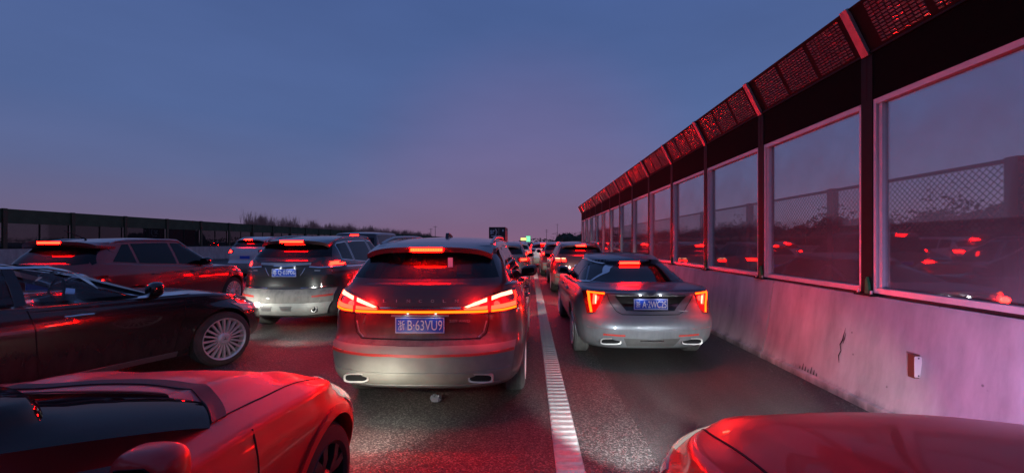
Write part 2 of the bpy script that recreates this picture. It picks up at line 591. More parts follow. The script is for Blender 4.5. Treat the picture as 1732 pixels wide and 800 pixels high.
def text_mesh(body, width, height, extrude=.001, squeeze=True):
    cu = bpy.data.curves.new('lettering', 'FONT')
    cu.body = body
    cu.size = 1.0
    cu.align_x = 'CENTER'
    cu.align_y = 'CENTER'
    cu.resolution_u = 3
    ob = bpy.data.objects.new('lettering_source', cu)
    COL.objects.link(ob)
    bpy.context.view_layer.update()
    me = bpy.data.meshes.new_from_object(ob.evaluated_get(bpy.context.evaluated_depsgraph_get()))
    bpy.data.objects.remove(ob)
    xs = [v.co.x for v in me.vertices]
    ys = [v.co.y for v in me.vertices]
    if not xs:
        return me
    cx, cy = (max(xs) + min(xs)) / 2, (max(ys) + min(ys)) / 2
    sx, sy = width / (max(xs) - min(xs)), height / (max(ys) - min(ys))
    for v in me.vertices:      # stand it upright, facing -Y
        v.co = Vector(((v.co.x - cx) * sx, 0, (v.co.y - cy) * sy))
    bm = bmesh.new()
    bm.from_mesh(me)
    r = bmesh.ops.extrude_face_region(bm, geom=list(bm.faces))
    for e in r['geom']:
        if isinstance(e, bmesh.types.BMVert):
            e.co.y -= extrude
    bmesh.ops.recalc_face_normals(bm, faces=bm.faces)
    bm.to_mesh(me)
    bm.free()
    me.materials.clear()
    return me

# ------------------------------------------------------------------ car shells
def shell(yR, yF, hw, top, zb, Lr=.7, pr=3.2, Lf=.9, pf=2.6, r=.05, nlev=22, crown=.03, cramp=.5, cap=None, taper=None, inset=0.0, nside=44):
    ring = []
    for p, seq in ((pr, 'r'), (pf, 'f')):
        a0 = math.asin(.7 ** (p / 2))
        al = [math.asin((k / 7 * .7) ** (p / 2)) for k in range(7)] + [a0 + (PI / 2 - a0) * k / 11 for k in range(12)]
        if seq == 'r':
            ring += [('r', a) for a in al]
            ring += [('s', k / nside) for k in range(1, nside)]
        else:
            ring += [('f', a) for a in reversed(al)]
    def pt(k, a, z, ins):
        w, y0, y1 = hw(z) - ins - inset, yR(z) + ins + inset, yF(z) - ins - inset
        if k == 'r':
            x, y = w * math.sin(a) ** (2 / pr), y0 + Lr - Lr * max(0, math.cos(a)) ** (2 / pr)
        elif k == 'f':
            x, y = w * math.sin(a) ** (2 / pf), y1 - Lf + Lf * max(0, math.cos(a)) ** (2 / pf)
        else:
            x, y = w, (y0 + Lr) + (y1 - Lf - y0 - Lr) * a
        if taper:
            x *= taper(y)
        return x, y
    levels = []
    for j in range(nlev + 1):
        fr = j / nlev
        row = []
        for k, a in ring:
            z = zb + fr * (1.0 - zb)
            for _ in range(4):
                x, y = pt(k, a, z, 0)
                z = zb + fr * (top(y) - inset - r - zb)
            x, y = pt(k, a, z, 0)
            row.append((x, y, z))
        levels.append(row)
    for j in range(1, 7):
        ph = PI / 2 * j / 6
        row = []
        for (k, a), (x0, y0, z0) in zip(ring, levels[nlev]):
            x, y = pt(k, a, z0, r * (1 - math.cos(ph)))
            row.append((x, y, z0 + r * math.sin(ph)))
        levels.append(row)
    R = len(ring)
    mb = MB()
    vs = [q for row in levels for q in row]
    fs = [(j * R + i, j * R + i + 1, (j + 1) * R + i + 1, (j + 1) * R + i) for j in range(len(levels) - 1) for i in range(R - 1)]
    for sgn in (1, -1):
        mb.add([(sgn * x, y, z) for x, y, z in vs], fs)
    ya, yb = levels[-1][0][1], levels[-1][-1][1]
    nc = 14
    rows = []
    for (x, y, z) in levels[-1]:
        q = max(0.0, min(1.0, min(y - ya, yb - y) / cramp))
        q = q * (2 - q)
        rr = []
        for k in range(-nc, nc + 1):
            u = k / nc
            u = math.copysign(abs(u) ** .8, u)
            zz = z + crown * q * (1 - u * u)
            if cap:
                zz += cap(x * u, y, abs(u)) * min(1, 3 * (1 - abs(u)))
            rr.append((x * u, y, zz))
        rows.append(rr)
    w = 2 * nc + 1
    mb.add([q for rr in rows for q in rr], [(i * w + k, i * w + k + 1, (i + 1) * w + k + 1, (i + 1) * w + k) for i in range(R - 1) for k in range(w - 1)])
    # rear and front seams of the cap are closed by welding; floor
    lo = levels[0]
    mb.add([q for (x, y, z) in lo for q in ((-x, y, z), (x, y, z))], [(2 * i, 2 * i + 1, 2 * i + 3, 2 * i + 2) for i in range(R - 1)])
    return mb
def bool_diff(me, cutters, mats):
    """cut solids out of a mesh and return the result"""
    o = bpy.data.objects.new('shell_source', me)
    COL.objects.link(o)
    tmp = []
    for c in cutters:
        co = bpy.data.objects.new('cutter_source', c)
        COL.objects.link(co)
        md = o.modifiers.new('cut', 'BOOLEAN')
        md.operation = 'DIFFERENCE'
        md.object = co
        md.solver = 'EXACT'
        tmp.append(co)
    bpy.context.view_layer.update()
    res = bpy.data.meshes.new_from_object(o.evaluated_get(bpy.context.evaluated_depsgraph_get()))
    for x in tmp + [o]:
        bpy.data.objects.remove(x)
    res.polygons.foreach_set('use_smooth', [True] * len(res.polygons))
    res.set_sharp_from_angle(angle=math.radians(35))
    return res
def bvh_of(me):
    return BVHTree.FromPolygons([v.co.copy() for v in me.vertices], [tuple(p.vertices) for p in me.polygons])

TEMPL = {
 'suv': dict(L=4.83, W=1.90, H=1.68, rear=.97, front=3.85, r=.37, ra=.405,
  yR=[(.25, .20), (.33, .07), (.44, .0), (.60, .0), (.68, .025), (.75, .085), (.95, .085), (1.10, .10), (1.20, .13), (1.26, .17)],
  yF=[(.25, 4.68), (.4, 4.8), (.6, 4.83), (.75, 4.80), (.85, 4.72), (.95, 4.55)],
  hw=[(.25, .84), (.36, .90), (.50, .93), (.72, .95), (.86, .943), (1.0, .928), (1.12, .89), (1.25, .825)],
  top=[(0, 1.25), (.6, 1.22), (1.5, 1.15), (2.6, 1.09), (3.3, 1.05), (3.6, 1.05), (4.2, 1.0), (4.6, .93), (4.83, .84)],
  cz=1.0, cyR=[(1.0, .10), (1.2, .15), (1.3, .215), (1.45, .37), (1.55, .50), (1.62, .62)],
  cyF=[(1.0, 3.65), (1.05, 3.60), (1.3, 3.2), (1.5, 2.85), (1.6, 2.65)],
  chw=[(1.0, .85), (1.15, .82), (1.3, .765), (1.5, .675), (1.6, .62)],
  ctop=[(.4, 1.59), (1.2, 1.65), (2.0, 1.665), (2.6, 1.64), (3.0, 1.58)], cr=.10, cpr=4.2, cLr=.55),
 'sedan': dict(L=4.92, W=1.88, H=1.45, rear=1.0, front=3.95, r=.345, ra=.375,
  yR=[(.22, .22), (.30, .09), (.40, .015), (.52, 0), (.62, .03), (.68, .07), (.82, .10), (.93, .065), (1.0, .05)],
  yF=[(.2, 4.75), (.35, 4.9), (.5, 4.92), (.62, 4.89), (.72, 4.78), (.8, 4.6)],
  hw=[(.22, .82), (.32, .88), (.45, .912), (.62, .936), (.75, .94), (.88, .915), (1.0, .86)],
  top=[(0, 1.0), (.15, 1.01), (.7, 1.025), (1.4, 1.0), (2.4, .96), (3.4, .95), (3.9, .93), (4.5, .83), (4.92, .7)],
  cz=.88, cyR=[(.88, .35), (1.0, .55), (1.1, .82), (1.25, 1.22), (1.36, 1.62)],
  cyF=[(.88, 3.75), (.96, 3.55), (1.1, 3.2), (1.25, 2.85), (1.36, 2.6)],
  chw=[(.88, .84), (.98, .81), (1.1, .75), (1.25, .66), (1.36, .595)],
  ctop=[(1.2, 1.34), (1.7, 1.39), (2.3, 1.42), (2.8, 1.39), (3.2, 1.3)], cr=.085, cpr=3.2, cLr=.75),
 'van': dict(L=4.9, W=1.9, H=1.95, rear=1.0, front=3.95, r=.35, ra=.38,
  yR=[(.25, .15), (.36, .03), (.5, 0), (.7, .03), (.95, .06), (1.15, .08), (1.26, .1)],
  yF=[(.25, 4.75), (.4, 4.88), (.6, 4.9), (.8, 4.85), (.95, 4.7)],
  hw=[(.25, .86), (.4, .92), (.7, .95), (1.0, .94), (1.25, .90)],
  top=[(0, 1.25), (1.5, 1.22), (3.0, 1.15), (3.9, 1.1), (4.5, 1.0), (4.9, .88)],
  cz=1.0, cyR=[(1.0, .06), (1.3, .12), (1.6, .2), (1.85, .32)],
  cyF=[(1.0, 4.3), (1.1, 4.15), (1.4, 3.7), (1.7, 3.2), (1.85, 2.95)],
  chw=[(1.0, .92), (1.2, .89), (1.5, .83), (1.85, .74)],
  ctop=[(.3, 1.88), (1.5, 1.92), (2.6, 1.92), (3.3, 1.86)], cr=.10, cpr=5.0, cLr=.4),
}
WHEELS = {}
def wheel_meshes(r, w, style):
    key = (round(r, 3), w, style)
    if key in WHEELS:
        return WHEELS[key]
    rr = r * (.76 if style == 'multi' else .70)
    prof = [(-w / 2, rr), (-w / 2, r * .80), (-w / 2 + .012, r * .93), (-w / 2 + .035, r * .985)]
    g = 4
    tw = w - .07
    for k in range(g + 1):
        x0 = -tw / 2 + tw * k / (g + 1)
        x1 = x0 + tw / (g + 1)
        prof += [(x0 + .004, r), (x1 - .004, r)]
        if k < g:
            prof += [(x1 - .0035, r - .008), (x1 + .0035, r - .008)]
    prof += [(w / 2 - .035, r * .985), (w / 2 - .012, r * .93), (w / 2, r * .80), (w / 2, rr)]
    ty = MB().lathe_x(prof, 48)
    n = 28                                     # tread sipes at the shoulders
    rim = MB().lathe_x([(w / 2 - .003, rr + .004), (w / 2 + .006, rr), (w / 2 - .012, rr - .018), (-w / 2 + .02, rr - .03)], 48)
    
    hub = MB().lathe_x([(w / 2 - .06, .10), (w / 2 - .012, .075), (w / 2 + .002, .055), (w / 2 + .002, .0)], 24)
    sp = MB()
    ns = {'multi': 20, 'five': 5, 'ten': 10}[style]
    for k in range(ns):
        a = 2 * PI * k / ns
        ww = {'multi': .018, 'five': .036, 'ten': .016}[style]
        for sgn in ((-1, 1) if style != 'multi' else (0,)):
            off = sgn * ww * 1.1
            q = []
            for (rad, x, hwid) in ((.055, w / 2 - .02, ww * .9), (rr * .6, w / 2 - .006, ww), (rr - .008, w / 2 - .012, ww * .95)):
                for s in (-1, 1):
                    for dx in (0, -.035):
                        t = off * (1.0 + .9 * rad / rr) + s * hwid * .5 * (1 + .5 * rad / rr)
                        q.append((x + dx, rad * math.cos(a) - t * math.sin(a), rad * math.sin(a) + t * math.cos(a)))
            fs = []
            for i in (0, 4):
                fs += [(i, i + 4, i + 6, i + 2), (i + 1, i + 3, i + 7, i + 5), (i, i + 1, i + 5, i + 4), (i + 2, i + 6, i + 7, i + 3)]
            fs += [(8, 9, 11, 10), (0, 2, 3, 1)]
            sp.add(q, fs)
    sp.add(hub.v, hub.f)
    sp.add(rim.v, rim.f)
    bk = MB().lathe_x([(w / 2 - .09, rr - .02), (w / 2 - .10, .0)], 36).mesh('brake_disc', M_RIMD)
    res = (ty.mesh('tyre'), sp.mesh('rim'), bk)
    WHEELS[key] = res
    return res

class Car:
    def __init__(s, name, label, cat, kind, loc, yaw=0.0, L=None, W=None, H_=None, mat=None, group=None, hollow=False,
                 over=None, cutwins=(), cap=None, wheel=None, crown=.03, Lr=.75, pr=3.4, Lf=1.0, pf=2.5, low_mat=None, detail=True):
        T = dict(TEMPL[kind])
        if over:
            T.update(over)
        L, W, H_ = L or T['L'], W or T['W'], H_ or T['H']
        s.T, s.kx, s.ky, s.kz = T, W / T['W'], L / T['L'], H_ / T['H']
        s.L, s.W, s.H = L, W, H_
        s.root = empty(name, loc, yaw, label, cat, group)
        kx, ky, kz = s.kx, s.ky, s.kz
        C = lambda key, a, b: curve([(p[0] * a, p[1] * b) for p in T[key]])
        s.yR, s.yF, s.hw, s.top = C('yR', kz, ky), C('yF', kz, ky), C('hw', kz, kx), C('top', ky, kz)
        s.cyR, s.cyF, s.chw, s.ctop = C('cyR', kz, ky), C('cyF', kz, ky), C('chw', kz, kx), C('ctop', ky, kz)
        s.mat, s.detail = mat, detail
        s.r = T['r'] * kz
        fl = T.get('flare', .018)
        yw = (T['rear'] * ky, T['front'] * ky)
        tp = T.get('taper')
        tpf = curve(tp) if tp else (lambda y: 1.0)
        def taper(y):
            return tpf(y) + fl * sum(math.exp(-((y - q) / .42) ** 2) for q in yw)
        body = shell(s.yR, s.yF, s.hw, s.top, T['yR'][0][0] * kz, Lr=Lr, pr=pr, Lf=Lf, pf=pf, r=.045, crown=crown, cap=cap, taper=taper).mesh('body', mat, weld=True)
        s.bvb_full = bvh_of(body)
        if detail:
            ra = T['ra'] * kz
            cuts = []
            for y in yw:
                for sg in (-1, 1):
                    x0, x1 = sg * (W / 2 - .34), sg * (W / 2 + .3)
                    c = MB().lathe_x([(x0, 0), (x0, ra), (x1, ra), (x1, 0)], 36, (0, y, s.r + .012)).mesh('cut', M_WELL, weld=True)
                    cuts.append(c)
            body = bool_diff(body, cuts, None)
        s.body = link('body', body, s.root)
        cab_kw = dict(Lr=T['cLr'] * ky, pr=T['cpr'], Lf=T.get('cLf', .45) * ky, pf=T.get('cpf', 2.3), r=T['cr'] * kz, crown=.028)
        cabin = shell(s.cyR, s.cyF, s.chw, s.ctop, T['cz'] * kz, **cab_kw).mesh('cabin', mat, weld=True)
        s.bvc = bvh_of(cabin)
        s.bvb = bvh_of(body)
        s.cab_me, s.cab_kw, s.hollow = cabin, cab_kw, hollow
        s.wins = []
        s.cabin = None
        if not hollow:
            s.cabin = link('cabin', cabin, s.root)
        for y in yw:
            for sg in (1, -1):
                s.wheel(y, sg, wheel or 'ten')
    # -- placing things on the skin
    def cast(s, axis, a, b, which='any'):
        o, d = {'rear': ((a, -3, b), (0, 1, 0)), 'front': ((a, s.L + 3, b), (0, -1, 0)), 'right': ((3, a, b), (-1, 0, 0)),
                'left': ((-3, a, b), (1, 0, 0)), 'top': ((a, b, 4), (0, 0, -1))}[axis]
        best = None
        for bv, key in ((s.bvb_full, 'body'), (s.bvc, 'cabin')):
            if which not in ('any', key):
                continue
            h = bv.ray_cast(Vector(o), Vector(d))
            if h[0] is not None and (best is None or h[3] < best[2]):
                n = h[1]
                if n.dot(Vector(d)) > 0:
                    n = -n
                best = (h[0], n, h[3])
        return best
    def patch(s, name, axis, A, B, mat, off=.004, n=20, m=5, which='any', parent=None, back=.004, push=None, P=None, sharp=40):
        if P is None:
            ra, rb = resample(A, n), resample(B, n)
            P = lambda u, v: ra[round(u * n)].lerp(rb[round(u * n)], v)
        last = None
        grid = []
        for i in range(n + 1):
            for j in range(m + 1):
                q = P(i / n, j / m)
                h = s.cast(axis, q[0], q[1], which)
                if h is None:
                    bv = s.bvc if which == 'cabin' else s.bvb_full
                    guess = {'rear': (q[0], .2, q[1]), 'front': (q[0], s.L - .2, q[1]), 'right': (s.W / 2, q[0], q[1]), 'left': (-s.W / 2, q[0], q[1]), 'top': (q[0], q[1], s.H)}[axis]
                    nn = bv.find_nearest(Vector(guess))
                    h = (nn[0], nn[1], 0)
                grid.append((h[0], h[1]))
        oo = push or (lambda u, v: off)
        V = [p + nn * oo(k // (m + 1) / n, (k % (m + 1)) / m) for k, (p, nn) in enumerate(grid)]
        fs = [(i * (m + 1) + j, (i + 1) * (m + 1) + j, (i + 1) * (m + 1) + j + 1, i * (m + 1) + j + 1) for i in range(n) for j in range(m)]
        if back is not None:
            border = [i * (m + 1) for i in range(n + 1)] + [n * (m + 1) + j for j in range(1, m + 1)] + [i * (m + 1) + m for i in range(n - 1, -1, -1)] + [j for j in range(m - 1, 0, -1)]
            o = len(V)
            V += [grid[k][0] - grid[k][1] * back for k in border]
            nb = len(border)
            fs += [(border[k], border[(k + 1) % nb], o + (k + 1) % nb, o + k) for k in range(nb)]
        mb = MB().add(V, fs)
        me = mb.mesh(name, mat, sharp=sharp)
        return link(name, me, parent or s.root)
    def strip(s, name, axis, pts, w, mat, off=.005, n=None, which='any', parent=None, m=1, back=.004):
        n = n or max(8, len(pts) * 6)
        P = resample(pts, n)
        A, B = [], []
        for i, p in enumerate(P):
            d = (P[min(i + 1, n)] - P[max(i - 1, 0)]).normalized()
            q = Vector((-d.y, d.x)) * w / 2
            A.append(p + q)
            B.append(p - q)
        return s.patch(name, axis, None, None, mat, off, n, m, which, parent, back, P=lambda u, v: A[round(u * n)].lerp(B[round(u * n)], v))
    def obj(s, name, mb, mat, parent=None, smooth=True, sharp=35):
        return link(name, mb.mesh(name, mat, smooth, sharp=sharp), parent or s.root)
    def wheel(s, y, sg, style):
        w = .235
        ty, ri, bk = wheel_meshes(s.r, w, style)
        e = empty('wheel', (sg * (s.W / 2 - w / 2 - .012), y, s.r), 0 if sg > 0 else PI, parent=s.root)
        a = link('tyre', ty, e)
        b = link('rim', ri, e)
        link('brake_disc', bk, e)
        if not ty.materials:
            ty.materials.append(M_RUBBER)
            ri.materials.append(M_RIM)
        for o, m in ((a, s.T.get('tyre_mat', M_RUBBER)), (b, s.T.get('rim_mat', M_RIM))):
            o.material_slots[0].link = 'OBJECT'
            o.material_slots[0].material = m
        e.rotation_euler = (0, 0, 0 if sg > 0 else PI)
        return e
    # -- windows
    def side_window(s, ya, yb, slant_a=0.0, slant_b=0.0, mat=None, da=.20, df=.10, zb=.03, zt=.075, sides=('right', 'left'), trim=None, name='side_window'):
        ob = None
        kz = s.kz
        def P(u, v):
            y = ya + (yb - ya) * u
            for _ in range(4):
                z0, z1 = s.top(y) + zb * kz, s.ctop(y) - zt * kz
                z = z0 + (z1 - z0) * v
                lo = max(ya + slant_a * (z - z0), s.cyR(z) + da)
                hi = min(yb + slant_b * (z - z0), s.cyF(z) - df)
                y = lo + (hi - lo) * u
            z0, z1 = s.top(y) + zb * kz, s.ctop(y) - zt * kz
            return Vector((y, z0 + (z1 - z0) * v))
        for side in sides:
            ob = s.patch(name, side, None, None, mat or s.wmat, .004 if not s.hollow else .0, 16, 7, 'cabin', P=P, back=None if s.hollow else .006)
            if s.hollow:
                n = 14
                poly = [P(k / n, 0) for k in range(n)] + [P(1, k / n) for k in range(n)] + [P(1 - k / n, 1) for k in range(n)] + [P(0, 1 - k / n) for k in range(n)]
                s.wins.append((side, poly))
            if trim:
                n = 30
                e = .012
                edge = [P(k / n, 0) for k in range(n)] + [P(1, k / n) for k in range(n)] + [P(1 - k / n, 1) for k in range(n)] + [P(0, 1 - k / n) for k in range(n + 1)]
                s.strip('window_trim', side, edge, .016, trim, .008, 80, 'cabin', parent=ob)
        return ob
    def end_window(s, axis, zlo, zhi, wlo, whi, mat=None, n=24, name=None, bow=.0):
        def P(u, v):
            z = zlo + (zhi - zlo) * v
            w = wlo + (whi - wlo) * v
            x = -w + 2 * w * u
            return Vector((x, z - bow * (1 - v) * (2 * u - 1) ** 2 * -1 - bow * v * (2 * u - 1) ** 2))
        name = name or {'rear': 'rear_window', 'front': 'windshield'}[axis]
        ob = s.patch(name, axis, None, None, mat or s.wmat, .004 if not s.hollow else 0, n, 10, 'cabin', P=P, back=None if s.hollow else .006)
        if s.hollow:
            k = 12
            poly = [P(i / k, 0) for i in range(k)] + [P(1, i / k) for i in range(k)] + [P(1 - i / k, 1) for i in range(k)] + [P(0, 1 - i / k) for i in range(k)]
            s.wins.append((axis, poly))
        return ob
    def finish_cabin(s):
        """open real window holes in a hollow cabin"""
        if not s.hollow:
            return
        inner = shell(s.cyR, s.cyF, s.chw, s.ctop, (s.T['cz'] - .12) * s.kz, inset=.045, **dict(s.cab_kw, r=.05)).mesh('inner', M_BLACK, weld=True)
        cuts = [inner]
        for axis, poly in s.wins:
            p = [(q[0], q[1]) for q in poly]
            if axis in ('right', 'left'):
                sg = 1 if axis == 'right' else -1
                c = MB().prism(p, 'x', sg * .35, sg * 1.4)
            elif axis == 'rear':
                c = MB().prism(p, 'y', -.4, s.L * .42)
            else:
                c = MB().prism(p, 'y', s.L * .52, s.L + .4)
            cuts.append(c.mesh('cut', M_BLACK, weld=True))
        s.cabin = link('cabin', bool_diff(s.cab_me, cuts, None), s.root)
    # -- fittings
    def plate(s, z, body, prov, w=.44, h=.14, x=0.0, lamp=0.0):
        hs = [s.cast('rear', x + dx, z + dz) for dx in (-w / 2, 0, w / 2) for dz in (-h / 2, h / 2)]
        y = min(q[0].y for q in hs if q) - .012
        p = s.obj('license_plate', MB().box((x, y, z), (w, .008, h)), M_PLATEB, smooth=False)
        fr = MB()
        for (cx, cz, dx, dz) in ((0, h / 2 - .006, w - .008, .005), (0, -h / 2 + .006, w - .008, .005), (-w / 2 + .006, 0, .005, h - .016), (w / 2 - .006, 0, .005, h - .016)):
            fr.box((x + cx, y - .005, z + cz), (dx, .003, dz))
        link('plate_border', fr.mesh('plate_border', M_PLATEW, False), p)
        if not body:
            return p
        me = text_mesh(body, w * .70, h * .62, .002)
        me.materials.append(M_PLATEW)
        t = link('plate_lettering', me, p)
        t.location = (x + w * .105, y - .0045, z)
        me = text_mesh(prov, w * .135, h * .60, .002)
        me.materials.append(M_PLATEW)
        t = link('plate_character', me, p)
        t.location = (x - w * .375, y - .0045, z)
        if lamp:
            for dx in (-.13, .13):
                l = bpy.data.lights.new('plate_lamp', 'POINT')
                l.energy = lamp
                l.color = (.92, .96, 1.0)
                l.shadow_soft_size = .012
                o = bpy.data.objects.new('plate_lamp', l)
                COL.objects.link(o)
                o.parent = p
                o.location = (x + dx, y - .05, z + h / 2 + .035)
        return p
    def lettering(s, name, body, x, z, w, h, mat=None, depth=.004):
        q = s.cast('rear', x, z)
        me = text_mesh(body, w, h, depth)
        me.materials.append(mat or M_PLATEW2)
        o = link(name, me, s.root)
        o.location = (x, q[0].y - .004, z)
        return o
    def mirror(s, y, z, sg=1, mat=None, sc=1.0, x=None):
        x = x or s.chw(z) + .0
        c = (sg * (x + .14), y, z + .02)
        mb = MB().blob(c, (.125 * sc, .075 * sc, .085 * sc), 3.0)
        mb.v = [(vx, vy + (.35 * sg * (vx - c[0])) * -.6, vz + .12 * sg * (vx - c[0])) for vx, vy, vz in mb.v]
        o = s.obj('mirror', mb, mat or s.mat)
        arm = MB().tube([(sg * (x - .05), y + .03, z - .06), (sg * (x + .05), y + .01, z - .045), (sg * (x + .1), y, z - .03)], [.035, .028, .025], 8)
        link('mirror_arm', arm.mesh('mirror_arm', M_BLACK), o)
        g = MB().prism([(c[0] + .080 * sc * a, c[2] + .048 * sc * b) for a, b in ((-1, -.9), (1, -.7), (1.05, .6), (.6, 1), (-.8, .9))], 'y', y - .070 * sc, y - .0755 * sc)
        g.v = [(vx, vy - .21 * sg * (vx - c[0]), vz + .12 * sg * (vx - c[0])) for vx, vy, vz in g.v]
        link('mirror_glass', g.mesh('mirror_glass', M_DKGL, False), o)
        return o
    def handle(s, y, z, sg=1, mat=None):
        h = s.cast('right' if sg > 0 else 'left', y, z, 'body')
        x = h[0].x
        mb = MB().tube([(x - sg * .01, y - .11, z), (x + sg * .028, y - .085, z), (x + sg * .034, y, z + .004), (x + sg * .028, y + .085, z), (x - sg * .01, y + .11, z)], [.012, .014, .014, .014, .012], 8)
        return s.obj('door_handle', mb, mat or s.mat)
    def rail(s, x, ya, yb, mat=None):
        pts = []
        for k in range(11):
            t = k / 10
            y = ya + (yb - ya) * t
            hgt = .04 * min(1, 6 * min(t, 1 - t)) 
            h = s.cast('top', x, y, 'cabin')
            pts.append((x, y, h[0].z + hgt - .005))
        return s.obj('roof_rail', MB().tube(pts, .017, 8), mat or M_SATIN)
    def lamp_light(s, x, z, axis='rear'):
        pass
    def exhaust(s, x, z, w=.17, h=.07, mat=None, round_=False):
        y = min(s.cast('rear', x + k * w * .45, z)[0].y for k in (-1, 0, 1)) - .006
        n = 24
        out, inn, deep = [], [], []
        for k in range(n):
            a = 2 * PI * k / n
            e = 1.0 if round_ else .55
            cx, cz = math.copysign(abs(math.cos(a)) ** e, math.cos(a)), math.copysign(abs(math.sin(a)) ** e, math.sin(a))
            out.append((x + cx * w / 2, y - .012, z + cz * h / 2))
            inn.append((x + cx * (w / 2 - .016), y - .008, z + cz * (h / 2 - .014)))
            deep.append((x + cx * (w / 2 - .022), y + .10, z + cz * (h / 2 - .018)))
        back = [(a, b + .14, c) for a, b, c in out]
        vs = back + out + inn + deep
        fs = [(j * n + k, j * n + (k + 1) % n, (j + 1) * n + (k + 1) % n, (j + 1) * n + k) for j in range(3) for k in range(n)]
        e = s.obj('exhaust_tip', MB().add(vs, fs), mat or M_EXH)
        # dark bore as an inset pipe end, proud of the bumper so that it reads as a hole
        bore = MB().add([(a, b + .001, c) for a, b, c in inn], [tuple(range(n))])
        link('exhaust_bore', bore.mesh('exhaust_bore', M_GAP, False), e)
        return e

wm = M_DKGL
Car.wmat = M_DKGL

def rear_basics(c, tail, brake, plate, tmat=None):
    """tail: list of (A, B) outlines on the right, mirrored; brake: (x half, z, height)"""
    for A, B in tail:
        for sg in (1, -1):
            lens = c.patch('tail_lamp', 'rear', [(sg * x, z) for x, z in A], [(sg * x, z) for x, z in B], M_REDLENS, .012, 12, 4, 'body')
    if plate:
        c.plate(*plate)

# ================================================================== THE SETTING
def sheet(name, x0, x1, y0, y1, z, mat, kind='structure', label=None):
    o = link(name, MB().add([(x0, y0, z), (x1, y0, z), (x1, y1, z), (x0, y1, z)], [(0, 1, 2, 3)]).mesh(name, mat, False), kind=kind)
    if label:
        o['label'] = label
    return o
sheet('ground', -3000, 3000, -600, 5000, -.03, M_GROUND)
sheet('road', -30.2, .95, -14, 900, 0.0, M_ASPH)
sheet('emergency_lane', .95, 3.5, -14, 900, 0.003, M_ASPH2)
# ribbed edge line
line = link('edge_line', MB().b2((.187, 2.2, .0), (.392, 230, .007)).mesh('edge_line', M_LINE, False), kind='structure')
ribme = MB().prism([(-.030, 0), (.030, 0), (.020, .009), (-.014, .010)], 'x', -.094, .094).mesh('rib', M_LINE, False)
for k in range(90):
    o = link('rib', ribme, line)
    o.location = (.290 + random.uniform(-.003, .003), 2.6 + k * .105 + random.uniform(-.006, .006), .0072)
    o.rotation_euler = (0, 0, random.uniform(-.02, .02))
mb = MB()
for k in range(90, 290):
    y = 2.6 + k * .105
    mb.box((.290, y, .011), (.188, .045, .008))
link('rib_run', mb.mesh('rib_run', M_LINE, False), line, kind='stuff')
# dashed lane lines to the left
for x in (-6.45, -10.15, -13.9):
    for y in range(-6, 120, 15):
        o = sheet('lane_dash', x - .075, x + .075, y, y + 6, .004, M_LINE)
sheet('median_line', -14.9, -14.7, -14, 400, .0045, M_LINE)

# concrete crash wall on the right
WP = [(3.24, 0.0), (3.24, .075), (3.275, .09), (3.335, .34), (3.425, 1.03), (3.445, 1.08), (3.78, 1.08), (3.80, .0)]
wall = empty('concrete_wall', (0, 0, 0), 0, 'pale stained concrete crash wall under the glazed noise barrier on the right', 'wall')
y = -6.0
seg = MB().prism(WP, 'y', .009, 3.991).mesh('wall_segment', M_CONC, sharp=25)
while y < 62:
    o = link('wall_segment', seg, wall)
    o.location = (random.uniform(-.004, .004), y, random.uniform(-.003, .003))
    y += 4.0
link('wall_run', MB().prism(WP, 'y', y, 600).mesh('wall_run', M_CONC, sharp=25), wall)
link('joint_filler', MB().prism([(3.30, .0), (3.30, .09), (3.365, .34), (3.445, 1.0), (3.465, 1.05), (3.7, 1.05), (3.7, 0)], 'y', -6, 62).mesh('joint_filler', M_CRACK, False), wall)
def wallx(z):
    for a, b in zip(WP, WP[1:]):
        if a[1] <= z <= b[1] and b[1] > a[1]:
            return a[0] + (b[0] - a[0]) * (z - a[1]) / (b[1] - a[1])
    return 3.3
def wall_mark(name, pts, widths, mat, off=.0015):
    """a thin jagged strip lying on the wall face, pts in (y, z)"""
    vs, fs = [], []
    for (yy, z), w in zip(pts, widths):
        for s in (-1, 1):
            zz = z
            vs.append((wallx(zz) - off - .004, yy + s * w / 2, zz))
    for i in range(len(pts) - 1):
        fs.append((2 * i, 2 * i + 1, 2 * i + 3, 2 * i + 2))
    return link(name, MB().add(vs, fs).mesh(name, mat, False), wall)
wall_mark('crack', [(4.58, .33), (4.60, .40), (4.575, .46), (4.60, .52), (4.57, .575), (4.565, .63), (4.55, .71)][::-1], [.003, .010, .020, .016, .012, .016, .006], M_CRACK)
wall_mark('crack', [(4.56, .54), (4.545, .60), (4.54, .66)], [.006, .012, .004], M_CRACK)
for k in range(7):
    wall_mark('stain', [(4.86 + k * .05, .095), (4.862 + k * .05, .13 + .02 * (k % 3))], [.026, .012], simple('tar_smear', (.12, .11, .10), .9))
# delineator on the wall
dl = empty('wall_delineator', (wallx(.55), 3.70, .55), 0, 'small white rectangular reflector bolted to the concrete wall', 'reflector')
link('housing', MB().box((-.024, .0, 0), (.05, .062, .20)).mesh('housing', simple('brown_plastic', (.16, .05, .03), .5), False), dl)
lp = link('reflective_face', MB().prism([(-.027, -.088), (.027, -.088), (.030, -.08), (.030, .08), (.024, .09), (-.024, .09), (-.030, .08), (-.030, -.08)], 'y', -.043, -.034).mesh('reflective_face', simple('reflector_white', (.80, .78, .70), .3), False), dl)
lp.location = (-.022, 0, 0)
for dz in (-.075, .075):
    link('screw', MB().tube([(-.022, -.046, dz), (-.022, -.042, dz)], .007, 8).mesh('screw', M_RIMD), dl)

